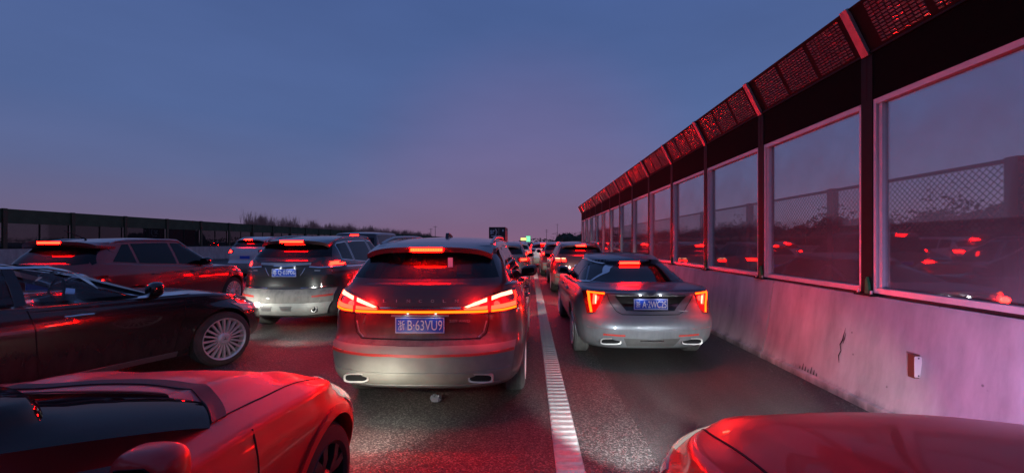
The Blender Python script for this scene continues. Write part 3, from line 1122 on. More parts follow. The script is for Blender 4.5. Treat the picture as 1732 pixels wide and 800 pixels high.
# glazed noise barrier with a louvred canopy on the right
BX, BS, BY0 = 3.5, 2.0, 4.36
bar = empty('noise_barrier', (BX, BY0, 1.08), 0, 'tall dark green noise barrier with clear panes and red-lit louvred canopy on the right', 'noise barrier')
bar.location = (0, 0, 0)
def bpart(name, me, y, parent=bar, kind=None):
    o = link(name, me, parent, kind)
    o.location = (0, y, 0)
    return o
CB, CT = (3.46, 3.54), (3.235, 3.985)          # canopy bottom and top edge (x, z)
g0, g1 = .075, 1.925                           # bay opening between posts
postm = MB().b2((3.45, -.072, 1.085), (3.475, .072, 3.53)).b2((3.475, -.012, 1.085), (3.60, .012, 3.53)).b2((3.60, -.07, 1.085), (3.615, .07, 3.53)).mesh('post', M_DGREEN, False)
footm = MB().b2((3.40, -.11, 1.0805), (3.66, .11, 1.10)).mesh('base_plate', M_DGREEN, False)
boltm = MB().tube([(3.43, 0, 1.10), (3.43, 0, 1.135)], .013, 6).mesh('anchor_bolt', M_BRKT)
wedgem = MB().prism([(-.06, 1.10), (-.005, 1.10), (-.010, 1.24), (-.03, 1.27), (-.05, 1.20)], 'x', 3.425, 3.448).mesh('green_wedge', M_GREENBIT, False)
glassm = MB().b2((3.512, g0 + .02, 1.15), (3.520, g1 - .02, 3.03)).mesh('glass_panel', M_BGLASS, False)
def bar4(x0, x1, w):
    return [('bottom_rail', MB().b2((x0, g0, 1.112), (x1, g1, 1.112 + w))), ('top_rail', MB().b2((x0, g0, 3.055 - w), (x1, g1, 3.055))),
            ('stile', MB().b2((x0 - .004, g1 - w * .62, 1.113), (x1, g1 - .002, 3.054)).b2((x0 + .018, g1 - w * 1.55, 1.16), (x1 - .006, g1 - w * .80, 3.01))),
            ('stile', MB().b2((x0, g0 + .002, 1.113), (x1, g0 + w * .7, 3.054)))]
frames = [(n, m.mesh(n, M_ALU, False)) for n, m in bar4(3.462, 3.54, .052)]
gasket = MB().b2((3.48, g0 + .001, 1.084), (3.60, g1 - .001, 1.1115)).mesh('gasket', M_BLACK, False)
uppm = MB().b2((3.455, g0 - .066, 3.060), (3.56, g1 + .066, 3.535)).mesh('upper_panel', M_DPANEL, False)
lipm = MB().b2((3.438, g0 - .066, 3.525), (3.575, g1 + .066, 3.545)).mesh('fold_lip', M_DGREEN, False)
def can_pt(t, y, d=0.0):
    """point on the canopy: t along the slope, d out of the road-facing side"""
    dx, dz = CT[0] - CB[0], CT[1] - CB[1]
    L = math.hypot(dx, dz)
    nx, nz = -dz / L, dx / L
    return (CB[0] + dx * t + nx * d, y, CB[1] + dz * t + nz * d)
canm = MB()
vs = [can_pt(t, yy, d) for d in (-.03, 0) for t in (0, 1) for yy in (.012, BS - .012)]
canm.add(vs, [(0, 1, 3, 2), (4, 6, 7, 5), (0, 4, 5, 1), (2, 3, 7, 6), (0, 2, 6, 4), (1, 5, 7, 3)])
canm = canm.mesh('canopy_panel', M_LOUVP, False)
rimm = MB()
for t0, t1 in ((0.0, .05), (.95, 1.0)):
    vs = [can_pt(t, yy, d) for d in (.0005, .012) for t in (t0, t1) for yy in (.012, BS - .012)]
    rimm.add(vs, [(0, 1, 3, 2), (4, 6, 7, 5), (0, 4, 5, 1), (2, 3, 7, 6), (0, 2, 6, 4), (1, 5, 7, 3)])
rimm = rimm.mesh('canopy_edge', M_LOUVP, False)
def louvers(seed):
    rnd = random.Random(seed)
    mb = MB()
    nr, ncol = 13, 27
    for i in range(nr):
        for j in range(ncol):
            if j % 9 == 8:
                continue
            t = .10 + .80 * i / (nr - 1)
            yy = .17 + (BS - .34) * j / (ncol - 1)
            a = rnd.uniform(.85, 1.15)
            ry = .026
            rt = .020
            tip = .013
            tw = rnd.uniform(-.003, .003)
            vs = [can_pt(t - rt, yy - ry, .0008), can_pt(t - rt, yy + ry, .0008), can_pt(t + rt, yy + ry * .85, tip + tw), can_pt(t + rt, yy - ry * .85, tip - tw),
                  can_pt(t + rt * 1.15, yy + ry, .0008), can_pt(t + rt * 1.15, yy - ry, .0008)]
            mb.add(vs, [(0, 1, 2, 3), (3, 2, 4, 5), (0, 3, 5), (1, 4, 2)])
    return mb.mesh('louvers', M_LOUV, False)
louvs = [louvers(k) for k in range(3)]
brkm = MB()
vs = [can_pt(t, yy, d) for d in (.001, .035) for t in (-.02, 1.02) for yy in (-.045, .045)]
brkm.add(vs, [(0, 1, 3, 2), (4, 6, 7, 5), (0, 4, 5, 1), (2, 3, 7, 6), (0, 2, 6, 4), (1, 5, 7, 3)])
brkm = brkm.mesh('bracket', M_BRKT, False)
seamm = MB().b2((3.449, -.008, 3.062), (3.4545, .008, 3.524)).mesh('panel_seam', M_GAP, False)
for i in range(-3, 13):
    y = BY0 + BS * i
    bpart('post', postm, y)
    bpart('base_plate', footm, y)
    bpart('anchor_bolt', boltm, y + .085)
    bpart('anchor_bolt', boltm, y - .085)
    bpart('green_wedge', wedgem, y)
    bpart('bracket', brkm, y)
    bpart('panel_seam', seamm, y)
    if i < 12:
        g = bpart('glass_panel', glassm, y)
        for n, m in frames:
            o = link(n, m, g)
        link('gasket', gasket, g)
        bpart('upper_panel', uppm, y)
        bpart('fold_lip', lipm, y)
        c = bpart('canopy_panel', canm, y)
        link('canopy_edge', rimm, c)
        lo = link('louvers', louvs[(i * 7) % 3], c, 'stuff')

# wire mesh fence beyond the panes
FX = 5.63
fen = empty('mesh_fence', (0, 0, 0), 0, 'dark wire mesh fence with square posts seen through the barrier panes', 'fence')
fpost = MB().b2((FX - .02, -.07, -.03), (FX + .10, .07, 2.62)).mesh('post', M_DGREEN, False)
frail = MB().b2((FX - .012, .071, 2.555), (FX + .03, 2.929, 2.605)).mesh('top_rail', M_DGREEN, False)
frail2 = MB().b2((FX - .012, .071, 1.70), (FX + .03, 2.929, 1.75)).mesh('middle_rail', M_DGREEN, False)
fpanel = MB().b2((FX, .071, -.03), (FX + .02, 2.929, 1.70)).mesh('lower_panel', M_DPANEL, False)
mb = MB()
p = .085
for k in range(-14, 36):
    for sgn in (1, -1):
        # wire from (y, z) rising at 45 degrees, clipped to the bay
        y0 = .08 + k * p
        a = [(y0 + t, 1.55 + (t if sgn > 0 else 1.005 - t)) for t in (0.0, 1.005)]
        (ya, za), (yb, zb) = a
        t0 = max(0, (.075 - ya) / (yb - ya))
        t1 = min(1, (2.925 - ya) / (yb - ya))
        if t1 <= t0:
            continue
        q0 = (FX + .006 + .004 * sgn, ya + (yb - ya) * t0, za + (zb - za) * t0)
        q1 = (FX + .006 + .004 * sgn, ya + (yb - ya) * t1, za + (zb - za) * t1)
        mb.tube([q0, q1], .0045, 4, False)
fmesh = mb.mesh('wire_mesh', M_MESHW, False)
for i in range(-2, 14):
    y = 720 * FX / 816 + 3.0 * (i - 0)
    for n, m, k in (('post', fpost, None), ('top_rail', frail, None), ('middle_rail', frail2, None), ('lower_panel', fpanel, None), ('wire_mesh', fmesh, 'stuff')):
        o = link(n, m, fen, k)
        o.location = (0, y, 0)

# far barrier on the left
lb = empty('roadside_barrier', (0, 0, 0), 0, 'long low dark green barrier on a pale kerb wall along the far left', 'noise barrier')
LX, LSP = -30.0, 3.62
M_LPOST = simple('olive_post', (.06, .065, .035), .6, .2, noise=.3, nscale=3)
M_LWALL = concrete('pale_kerb_concrete', (.42, .40, .37))
lwall = link('roadside_wall', MB().prism([(LX + .45, 0), (LX + .35, .5), (LX + .25, 1.24), (LX - .2, 1.24), (LX - .2, 0)], 'y', 0, 420).mesh('roadside_wall', M_LWALL, False), label='pale low concrete wall under the dark barrier at far left', cat='wall')
lpm = MB().b2((LX + .06, -.10, 1.245), (LX + .20, .10, 3.56)).mesh('post', M_LPOST, False)
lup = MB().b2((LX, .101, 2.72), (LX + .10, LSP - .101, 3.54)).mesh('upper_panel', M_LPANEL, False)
lgl = MB().b2((LX + .04, .101, 1.36), (LX + .05, LSP - .101, 2.719)).mesh('glass_panel', M_LGLASS, False)
lrl = MB().b2((LX, .101, 1.245), (LX + .10, LSP - .101, 1.359)).mesh('bottom_rail', M_DGREEN, False)
lmu = MB().b2((LX + .02, LSP * .5 - .03, 1.36), (LX + .08, LSP * .5 + .03, 2.719)).mesh('mullion', M_DGREEN, False)
for i in range(44):
    y = 720 * 30 / 776.5 + LSP * (i - 2)
    for n, m in (('post', lpm), ('upper_panel', lup), ('glass_panel', lgl), ('bottom_rail', lrl), ('mullion', lmu)):
        o = link(n, m, lb)
        o.location = (0, y, 0)

# ------------------------------------------------------------------ trees and bushes
def bare_tree(seed, h):
    rnd = random.Random(seed)
    tr = MB().tube([(0, 0, -.1), (rnd.uniform(-.08, .08), rnd.uniform(-.08, .08), h * .5), (rnd.uniform(-.15, .15), rnd.uniform(-.15, .15), h)], [.11, .07, .015], 6)
    cr_ = MB()
    for k in range(42):
        t = rnd.uniform(.06, .88)
        a = rnd.uniform(0, 2 * PI)
        ln = (1.0 - t) * h * rnd.uniform(.45, .95) + .3
        b = Vector((0, 0, h * t))
        e = b + Vector((math.cos(a) * ln * .30, math.sin(a) * ln * .30, ln * .92))
        mid = b.lerp(e, .5) + Vector((math.cos(a), math.sin(a), 0)) * ln * .08
        cr_.tube([b, mid, e], [.030, .022, .012], 3, False)
        for q in range(5):
            f = rnd.uniform(.3, 1)
            s0 = b.lerp(e, f)
            d = Vector((rnd.uniform(-.22, .22), rnd.uniform(-.22, .22), rnd.uniform(.5, 1.0))) * ln * .45
            cr_.tube([s0, s0 + d], [.015, .008], 3, False)
    return tr.mesh('trunk', M_BARK), cr_.mesh('crown', M_BARK, False)
TV = [bare_tree(k, h) for k, h in enumerate((7.2, 8.0, 6.6, 7.6, 8.4))]
def put_tree(x, y, v, s, label, group):
    r = empty('bare_tree', (x, y, 0), random.uniform(0, 6.28), label, 'tree', group)
    r.scale = (s, s, s)
    link('trunk', TV[v][0], r)
    link('crown', TV[v][1], r)
for k in range(290):
    t = k / 289
    y = 108 + 210 * t ** 1.2
    put_tree(-71 - 6 * t + random.uniform(-3.5, 3.5), y + random.uniform(-1.5, 1.5), random.randrange(5), random.uniform(.82, 1.08), 'leafless poplar in the tree row beyond the left barrier', 'bare poplars beyond the left barrier')
def bush(name, loc, rx, ry, rz, n, label, group, seed):
    rnd = random.Random(seed)
    mb = MB()
    for k in range(n):
        while True:
            p = Vector((rnd.uniform(-1, 1), rnd.uniform(-1, 1), rnd.uniform(-.2, 1)))
            if p.length < 1:
                break
        l = p.length
        p = p * (.55 + .45 * l)
        lump = 1 + .22 * math.sin(5 * p.x + seed) * math.cos(6 * p.y) + .12 * math.sin(13 * p.z)
        c = Vector((p.x * rx * lump, p.y * ry * lump, rz * .25 + p.z * rz * .75 * lump))
        s = rnd.uniform(.03, .075) * (rz ** .5 if name != 'shrub' else 1)
        u = Vector((rnd.gauss(0, 1), rnd.gauss(0, 1), rnd.gauss(0, 1))).normalized()
        w = u.cross(Vector((rnd.gauss(0, 1), rnd.gauss(0, 1), rnd.gauss(0, 1)))).normalized()
        mb.add([c - u * s, c + w * s * .5, c + u * s, c - w * s * .5], [(0, 1, 2, 3)])
    r = empty(name, loc, 0, label, 'tree' if name != 'shrub' else 'shrub', group)
    core = MB().blob((0, 0, rz * .40), (rx * .74, ry * .80, rz * .44), 2.2, 10, 16)
    core.v = [(a * (1 + .16 * math.sin(4 * b + seed)), b * (1 + .14 * math.sin(5 * a + seed)), c_ * (1 + .10 * math.sin(6 * a + 3 * b))) for a, b, c_ in core.v]
    mb.add(core.v, core.f)
    link('crown', mb.mesh('crown', M_LEAFD, False), r)
    tk = MB()
    for k in range(4):
        a = rnd.uniform(0, 6.28)
        tk.tube([(0, 0, -.1), (math.cos(a) * rx * .2, math.sin(a) * ry * .2, rz * .4), (math.cos(a) * rx * .5, math.sin(a) * ry * .5, rz * .8)], [.06, .04, .015], 5)
    link('trunk', tk.mesh('trunk', M_BARK), r)
    return r
for k in range(18):
    bush('shrub', (8.3 + random.uniform(-.4, 1.0), 2.6 + k * 2.2, -.03), 1.5, 1.8, random.uniform(2.3, 2.9), 5200, 'dark roadside shrub behind the mesh fence, seen through the panes', 'shrubs behind the mesh fence', 100 + k)
for k, (x, y, rx, rz) in enumerate(((6.2, 72, 2.6, 3.6), (8.6, 78, 3.2, 3.2), (11.5, 84, 3.4, 4.2), (14, 92, 4.0, 5.0), (4.6, 84, 2.0, 2.3))):
    bush('bushy_tree', (x, y, -.03), rx, rx, rz, 1500, 'dark bushy roadside tree beyond the end of the noise barrier', 'bushy trees past the barrier end', 300 + k)
# far belt of woods that closes the horizon
rnd = random.Random(5)
mb = MB()
for k in range(5200):
    x = rnd.uniform(-900, 900)
    y = 620 + rnd.uniform(0, 60)
    hh = 5.5 + 2.5 * math.sin(x * .021) + 1.8 * math.sin(x * .083 + 1)
    c = Vector((x, y, rnd.random() ** .8 * hh))
    u = Vector((rnd.gauss(0, 1), rnd.gauss(0, .4), rnd.gauss(0, 1))).normalized() * rnd.uniform(.7, 1.6)
    w = Vector((u.z, .3, -u.x)) * .7
    mb.add([c - u, c + w, c + u, c - w], [(0, 1, 2, 3)])
link('far_woods', mb.mesh('far_woods', M_LEAFD, False), kind='stuff', label='low dark belt of far woods along the horizon', cat='woods')
# poles
def pole(x, y, h, label, arms=0):
    r = empty('utility_pole', (x, y, 0), 0, label, 'pole', None)
    link('shaft', MB().tube([(0, 0, -.1), (0, 0, h)], [.16, .10], 8).mesh('shaft', M_BARK), r)
    for k in range(arms):
        link('crossarm', MB().box((0, 0, h - .5 - k * .9), (1.9, .12, .12)).mesh('crossarm', M_BARK, False), r)
    return r
pole(-46, 198, 8.2, 'shorter of the two thin dark poles right of the bare tree row', 1)
pole(-45.5, 205, 9.6, 'taller of the two thin dark poles right of the bare tree row', 1)
pole(17.0, 262, 13.0, 'lone thin pole on the horizon left of the barrier end', 1)
pole(9.5, 240, 9.0, 'short thick pole on the horizon above the far cars', 2)

# grit along the foot of the wall
rnd = random.Random(11)
mb = MB()
for k in range(2600):
    yy = rnd.uniform(3.0, 14)
    x = 3.235 - abs(rnd.gauss(0, .11))
    s = rnd.uniform(.002, .007) * (1.6 if rnd.random() < .06 else 1)
    q = [(x + s * rnd.uniform(.6, 1.2) * a, yy + s * rnd.uniform(.6, 1.2) * b, .004 + s * c * rnd.uniform(.5, 1.0)) for a, b, c in ((-1, -1, 0), (1, -1, 0), (1, 1, 0), (-1, 1, 0), (.2, -.1, 1.2))]
    mb.add(q, [(0, 1, 4), (1, 2, 4), (2, 3, 4), (3, 0, 4)])
link('roadside_grit', mb.mesh('roadside_grit', M_STONE, False), kind='stuff', label='loose grit gathered at the foot of the concrete wall', cat='grit')
# crumpled litter behind the SUV
rnd = random.Random(3)
mb = MB().blob((0, 0, .05), (.075, .055, .05), 2.2, 12, 18)
mb.v = [(a * (1 + rnd.uniform(-.22, .22)), b * (1 + rnd.uniform(-.25, .25)), max(.002, c * (1 + rnd.uniform(-.25, .3)))) for a, b, c in mb.v]
o = link('litter', mb.mesh('litter', M_PLASTIC, False), label='crumpled clear plastic wrapper on the asphalt behind the centre car', cat='litter')
o.location = ((737 - VX) * 4.32 / F, 4.32, 0.0)
o.scale = (.72, .72, .72)

# green and yellow light boards far down the road
def board(name, x, y, z, w, h, mat, label):
    r = empty(name, (x, y, 0), 0, label, 'sign')
    link('panel', MB().box((0, 0, z), (w, .2, h)).mesh('panel', mat, False), r)
    link('backing', MB().box((0, .17, z), (w + .15, .12, h + .15)).mesh('backing', M_BLACK, False), r)
    for sx in (-.35, .35):
        link('leg', MB().tube([(sx * w, .2, -.1), (sx * w, .2, z)], .08, 6).mesh('leg', M_BLACK), r)
board('light_board', -1.75, 120, 2.55, 1.6, .75, E_SIGNY, 'small yellow lit board far ahead above the queue')
board('light_board', -.45, 124, 2.65, 1.25, 1.65, E_SIGNG, 'small green lit board far ahead above the queue')

# ================================================================== VEHICLES
def spoiler(c, half, yf, yb, z, th=.045, bow=.12, mat=None, drop=.02):
    """roof-edge lip running back from the roof over the rear window"""
    n, m = 24, 6
    vs, fs = [], []
    for i in range(n + 1):
        u = -1 + 2 * i / n
        x = u * half
        h = c.cast('top', x * .97, yf, 'cabin')
        z0 = h[0].z + .003
        yb_ = yb + bow * abs(u) ** 2.4
        zb_ = z - drop * u * u - .05 * abs(u) ** 6
        for j in range(m + 1):
            t = j / m
            vs.append((x, yf + (yb_ - yf) * t, z0 + (zb_ - z0) * t ** 1.3))
        vs.append((x, yb_ + .01, zb_ - th))
        vs.append((x, yb_ + .12, zb_ - th * .9))
        vs.append((x, yf, z0 - .05))
    w = m + 4
    for i in range(n):
        for j in range(w - 1):
            fs.append((i * w + j, (i + 1) * w + j, (i + 1) * w + j + 1, i * w + j + 1))
    fs += [tuple(range(w)), tuple(n * w + k for k in range(w - 1, -1, -1))]
    return c.obj('spoiler', MB().add(vs, fs), mat or c.mat, sharp=30), (lambda x: (yb + bow * abs(x / half) ** 2.4, z - drop * (x / half) ** 2))
def brake_strip(c, half, y, z, h, mat=E_HIGH, bow=.0, teeth=0, name='high_brake_light'):
    mb = MB()
    n = 10
    vs = []
    for i in range(n + 1):
        u = -1 + 2 * i / n
        yy = y + bow * u * u
        vs += [(u * half, yy, z - h / 2), (u * half, yy, z + h / 2), (u * half, yy + .02, z + h / 2), (u * half, yy + .02, z - h / 2)]
    fs = [(i * 4 + k, (i + 1) * 4 + k, (i + 1) * 4 + (k + 1) % 4, i * 4 + (k + 1) % 4) for i in range(n) for k in range(4)] + [(0, 1, 2, 3), (n * 4 + 3, n * 4 + 2, n * 4 + 1, n * 4)]
    o = c.obj(name, mb.add(vs, fs), mat, smooth=False)
    bz = MB().box((0, y + .021 + bow, z), (half * 2 + .03, .03, h + .02))
    link('lamp_housing', bz.mesh('lamp_housing', M_REDLENS, False), o)
    return o
def mirrored(c, name, axis, A, B, mat, off, n=10, m=2, which='body', parent=None):
    out = []
    for sg in (1, -1):
        out.append(c.patch(name, axis, [(sg * x, z) for x, z in A], [(sg * x, z) for x, z in B], mat, off, n, m, which, parent=parent[0 if sg > 0 else 1] if parent else None))
    return out
def mstrip(c, name, axis, pts, w, mat, off, parent=None, which='body', n=None):
    return [c.strip(name, axis, [(sg * x, z) for x, z in pts], w, mat, off, n, which, parent=parent[k] if parent else None) for k, sg in enumerate((1, -1))]
def arch_trim(c, mat, w=.035, off=.006, sides=('right', 'left'), lip=0.0):
    ra = c.T['ra'] * c.kz
    for y in (c.T['rear'] * c.ky, c.T['front'] * c.ky):
        for sd in sides:
            n = 26
            A = [(y + (ra + w) * math.cos(PI * (-.07 + 1.14 * k / n)), c.r + .012 + (ra + w) * math.sin(PI * (-.07 + 1.14 * k / n))) for k in range(n + 1)]
            B = [(y + (ra + .001) * math.cos(PI * (-.07 + 1.14 * k / n)), c.r + .012 + (ra + .001) * math.sin(PI * (-.07 + 1.14 * k / n))) for k in range(n + 1)]
            c.patch('wheel_arch', sd, A, B, mat, off, n, 2, 'body', back=.02)
def headlight_and_fill(c, x, y, z, power, pitch, size, parent, yaw=0.0, blend=.12, col=(1, .94, .84), square=True):
    l = bpy.data.lights.new('headlamp_beam_and_fill', 'SPOT')
    l.energy = power
    l.color = col
    l.spot_size = math.radians(size)
    l.spot_blend = blend
    l.use_square = square
    l.shadow_soft_size = .025
    o = bpy.data.objects.new('headlamp_beam_and_fill', l)
    COL.objects.link(o)
    o.parent = parent
    o.location = (x, y, z)
    o.rotation_euler = (PI / 2 - math.radians(pitch), 0, math.radians(yaw))
    return o
def glow(c, x, z, power, which='body', out=.06, name='added_lamp_glow'):
    """the light a lit lamp throws round itself, on the skin beside it and behind the car"""
    h = c.cast('rear', x, z, which)
    l = bpy.data.lights.new(name, 'POINT')
    l.energy = power
    l.color = (1.0, .012, .008)
    l.shadow_soft_size = .045
    o = bpy.data.objects.new(name, l)
    COL.objects.link(o)
    o.parent = c.root
    o.location = (h[0].x, h[0].y - out, h[0].z)
    return o
def front_lamp(c, sg, xs, h0, h1, mat=None, gap=.05, g1=.05):
    A, B = [], []
    for k, x in enumerate(xs):
        y0 = c.cast('front', x, .60 * c.kz, 'body')[0].y
        f = k / (len(xs) - 1)
        t = c.top(y0) - gap - g1 * f
        hh = h0 + (h1 - h0) * k / (len(xs) - 1)
        A.append((sg * x, t))
        B.append((sg * x, t - hh))
    return c.patch('headlamp', 'front', A, B, mat or M_CLEAR, .010, 20, 6, 'body')
def headrests(c, rows, z, mat=M_SEAT):
    for y, xs in rows:
        for x in xs:
            mb = MB().blob((x, y, z), (.13, .06, .10), 3.2, 10, 16)
            mb.tube([(x - .05, y, z - .2), (x - .05, y, z - .06)], .008, 6).tube([(x + .05, y, z - .2), (x + .05, y, z - .06)], .008, 6)
            s = c.obj('seat', mb, mat)
            b = MB().blob((x, y + .02, z - .33), (.24, .09, .25), 4, 10, 16)
            link('seat_back', b.mesh('seat_back', mat), s)

# ---------------------------------------------------------------- 1. centre SUV
P_BROWN_GLOW = paint('brown_paint_red_glow', (.055, .022, .021), dust=(.32, .29, .25), amount=.75, ztop=.92, zlow=.50, film=.012, metal=.3, rough=.34)  # brown base reddened to carry the tail lamps' glow in its colour
P_BUMP = simple('dusty_bumper', (.28, .272, .235), .62, .05, 0, .3, noise=.55, nscale=3.5)
c = Car('brown_suv', 'dusty dark brown SUV with full-width amber light bar, directly ahead', 'car', 'suv', (-1.0, 3.80, 0), -.012, mat=P_BROWN_GLOW, hollow=True, over=dict(tyre_mat=M_RUBBERD), pr=3.6)
c.wmat = M_CARGL
c.end_window('rear', 1.275, 1.53, .70, .60, bow=.012)
c.side_window(.62, 1.15, slant_b=-.1, name='quarter_window')
c.side_window(1.24, 2.15, slant_a=-.1, slant_b=-.12, trim=None)
c.side_window(2.24, 3.5, slant_a=-.12, df=.28)
c.end_window('front', 1.10, 1.52, .66, .54, mat=M_CARGLC)
c.finish_cabin()
headrests(c, [(1.25, (-.42, 0, .42)), (2.25, (-.38, .38))], 1.30)
c.obj('dashboard', MB().blob((0, 3.15, 1.02), (.68, .25, .10), 4), M_BLACK)
c.obj('parcel_shelf', MB().box((0, .72, 1.19), (1.3, .75, .03)), M_SEAT)
c.obj('window_sticker', MB().box((.24, .262, 1.43), (.045, .003, .09)), M_PLATEW, smooth=False)
sp, spf = spoiler(c, .62, .82, .30, 1.575, th=.05)
bl = brake_strip(c, .155, spf(0)[0] - .006, 1.548, .030, E_HIGH2, bow=.006)
for k in range(13):
    link('led', MB().box((-.144 + k * .024, spf(0)[0] - .011, 1.548), (.012, .008, .022)).mesh('led', E_YEL, False), bl)
lens = mirrored(c, 'tail_lamp', 'rear', [(.385, 1.025), (.50, 1.085), (.63, 1.125), (.74, 1.155), (.845, 1.165)], [(.385, 1.003), (.50, .992), (.63, .978), (.74, .972), (.865, .985)], M_REDLENS, .010, 16, 5)
for A, B in (([(.40, 1.030), (.48, 1.064), (.60, 1.108)], [(.43, 1.022), (.50, 1.042), (.60, 1.072)]),
             ([(.64, 1.117), (.72, 1.142), (.81, 1.155)], [(.64, 1.082), (.72, 1.108), (.82, 1.122)])):
    mirrored(c, 'tail_light', 'rear', A, B, E_LED, .0145, 10, 2, parent=lens)
for A, B in (([(.40, 1.018), (.50, 1.026), (.605, 1.036)], [(.40, 1.004), (.50, 1.004), (.605, 1.006)]),
             ([(.64, 1.034), (.74, 1.044), (.85, 1.058)], [(.64, 1.002), (.74, 1.008), (.855, 1.020)])):
    mirrored(c, 'brake_light', 'rear', A, B, E_TAIL, .0145, 10, 2, parent=lens)
mstrip(c, 'lamp_edge', 'rear', [(.845, 1.06), (.85, 1.10), (.835, 1.145)], .012, E_TAILD, .0145, lens)
mstrip(c, 'light_bar_end', 'rear', [(.64, .990), (.74, .992), (.855, 1.004)], .018, E_AMBER, .0145, lens)
c.strip('light_bar', 'rear', [(-.61, .988), (-.3, .986), (0, .985), (.3, .986), (.61, .988)], .020, E_AMBER, .014, 24, 'body')
c.strip('light_bar_lens', 'rear', [(-.62, 1.0), (0, .997), (.62, 1.0)], .07, M_REDLENS, .006, 24, 'body')
c.strip('chrome_bar', 'rear', [(-.37, 1.022), (0, 1.020), (.37, 1.022)], .014, M_CHROME, .012, 24, 'body')
for k, ch in enumerate('LINCOLN'):
    c.lettering('badge_letter', ch, -.33 + k * .11, 1.085, .030 if ch != 'I' else .006, .026)
c.lettering('badge_text', '2.0T AWD', .36, .905, .19, .022)
pl = c.plate(.868, 'B·63VU9', '浙', .45, .145, lamp=.10)
c.strip('plate_hood', 'rear', [(-.26, .952), (.26, .952)], .012, M_SATIN, .02, 12, 'body')
mstrip(c, 'shut_line', 'rear', [(.62, .97), (.62, .87), (.60, .79), (.55, .745)], .008, M_GAP, .002)
c.strip('shut_line', 'rear', [(-.55, .745), (0, .735), (.55, .745)], .010, M_GAP, .002, 24, 'body')
mstrip(c, 'hatch_crease', 'rear', [(.60, .90), (.575, .80), (.53, .755)], .010, M_SATIN, .004)
bp = c.patch('rear_bumper', 'rear', [(-.86, .70), (-.6, .69), (0, .68), (.6, .69), (.86, .70)], [(-.80, .345), (-.6, .315), (0, .31), (.6, .315), (.80, .345)], P_BUMP, .012, 40, 10, 'body')
c.strip('rear_reflector', 'rear', [(-.84, .632), (-.45, .612), (0, .605), (.45, .612), (.84, .632)], .022, M_REDREF, .018, 40, 'body', parent=bp)
c.strip('bumper_crease', 'rear', [(-.80, .475), (-.45, .455), (0, .45), (.45, .455), (.80, .475)], .016, P_BUMP, .024, 40, 'body', parent=bp, back=-.01)
c.strip('lower_lip', 'rear', [(-.72, .345), (-.45, .33), (0, .328), (.45, .33), (.72, .345)], .022, M_SATIN, .020, 40, 'body', parent=bp)
for sg in (1, -1):
    c.exhaust(sg * .56, .405, .225, .085)
    c.rail(sg * .585, .72, 2.7)
    c.mirror(2.88, 1.16, sg, mat=M_GLOSSBLK if sg < 0 else c.mat)
    for y in (1.45, 2.5):
        c.handle(y, .98, sg)
arch_trim(c, P_BUMP, .03)
fin = MB().prism([(1.25, 1.665), (1.55, 1.665), (1.52, 1.70), (1.33, 1.735), (1.29, 1.73)], 'x', -.018, .018)
c.obj('antenna_fin', fin, M_GLOSSBLK, smooth=False)
c.strip('belt_trim', 'right', [(.65, 1.235), (1.5, 1.175), (2.5, 1.115), (3.4, 1.075)], .018, M_CHROME, .008, 30, 'any')

for x in (-.74, -.52, .52, .74):
    glow(c, x, 1.06, 9.0, out=.08)
def nose_lamps(c, power=45):
    for sg in (1, -1):
        hl = front_lamp(c, sg, (.48, .60, .72, .82, .88), .06, .10)
        headlight_and_fill(c, sg * .66, c.L + .02, .68 * c.kz, power, 16, 70, hl, blend=.4, square=False)
nose_lamps(c)
# ---------------------------------------------------------------- 2. silver sedan in the emergency lane
P_SILVER = paint('silver_blue_paint', (.15, .162, .185), dust=(.40, .40, .39), amount=.55, ztop=.72, zlow=.25, film=.03, metal=.45, rough=.36, coat=.5)
c = Car('silver_sedan', 'silver grey sedan with L-shaped tail lamps beside the concrete wall', 'car', 'sedan', (1.56, 5.42, 0), -.004, mat=P_SILVER, over=dict(tyre_mat=M_RUBBERD), pr=3.6, wheel='ten')
c.wmat = M_DKGL
c.end_window('rear', 1.045, 1.355, .70, .535, bow=.02)
c.side_window(1.02, 1.5, slant_b=-.05, name='quarter_window', da=.30)
c.side_window(1.58, 2.45, slant_a=-.05, slant_b=-.08, da=.30)
c.side_window(2.53, 3.5, slant_a=-.08, df=.16)
c.strip('window_trim', 'left', [(.86, 1.045), (1.2, 1.03), (2.4, .985), (3.5, .965)], .018, M_CHROME, .008, 40, 'cabin')
c.strip('window_trim', 'left', [(.86, 1.05), (1.02, 1.16), (1.35, 1.29), (1.8, 1.345), (2.3, 1.35), (2.6, 1.32)], .014, M_CHROME, .008, 50, 'cabin')
c.end_window('front', 1.0, 1.34, .66, .54, mat=M_CARGLC)
bl = c.patch('high_brake_light', 'rear', [(-.155, 1.305), (0, 1.308), (.155, 1.305)], [(-.155, 1.280), (0, 1.283), (.155, 1.280)], E_TAIL, .016, 8, 1, 'cabin')
lens = mirrored(c, 'tail_lamp', 'rear', [(.575, .985), (.70, .982), (.80, .975), (.845, .965)], [(.585, .945), (.645, .80), (.70, .70), (.80, .685)], M_REDLENS, .008, 14, 6)
mstrip(c, 'light_arm', 'rear', [(.585, .958), (.68, .962), (.79, .966)], .020, E_YEL, .013, lens)
mstrip(c, 'light_bar', 'rear', [(.775, .955), (.765, .85), (.745, .705)], .026, E_YEL, .013, lens)
mstrip(c, 'brake_light', 'rear', [(.70, .945), (.705, .88), (.705, .81)], .040, E_TAIL, .013, lens)
mstrip(c, 'light_inner', 'rear', [(.688, .93), (.69, .82)], .014, E_LED, .016, lens)
c.patch('plate_recess', 'rear', [(-.46, .928), (0, .930), (.46, .928)], [(-.31, .735), (0, .728), (.31, .735)], M_GLOSSBLK, .003, 20, 6, 'body')
c.strip('chrome_bar', 'rear', [(-.44, .936), (0, .938), (.44, .936)], .013, M_CHROME, .014, 24, 'body')
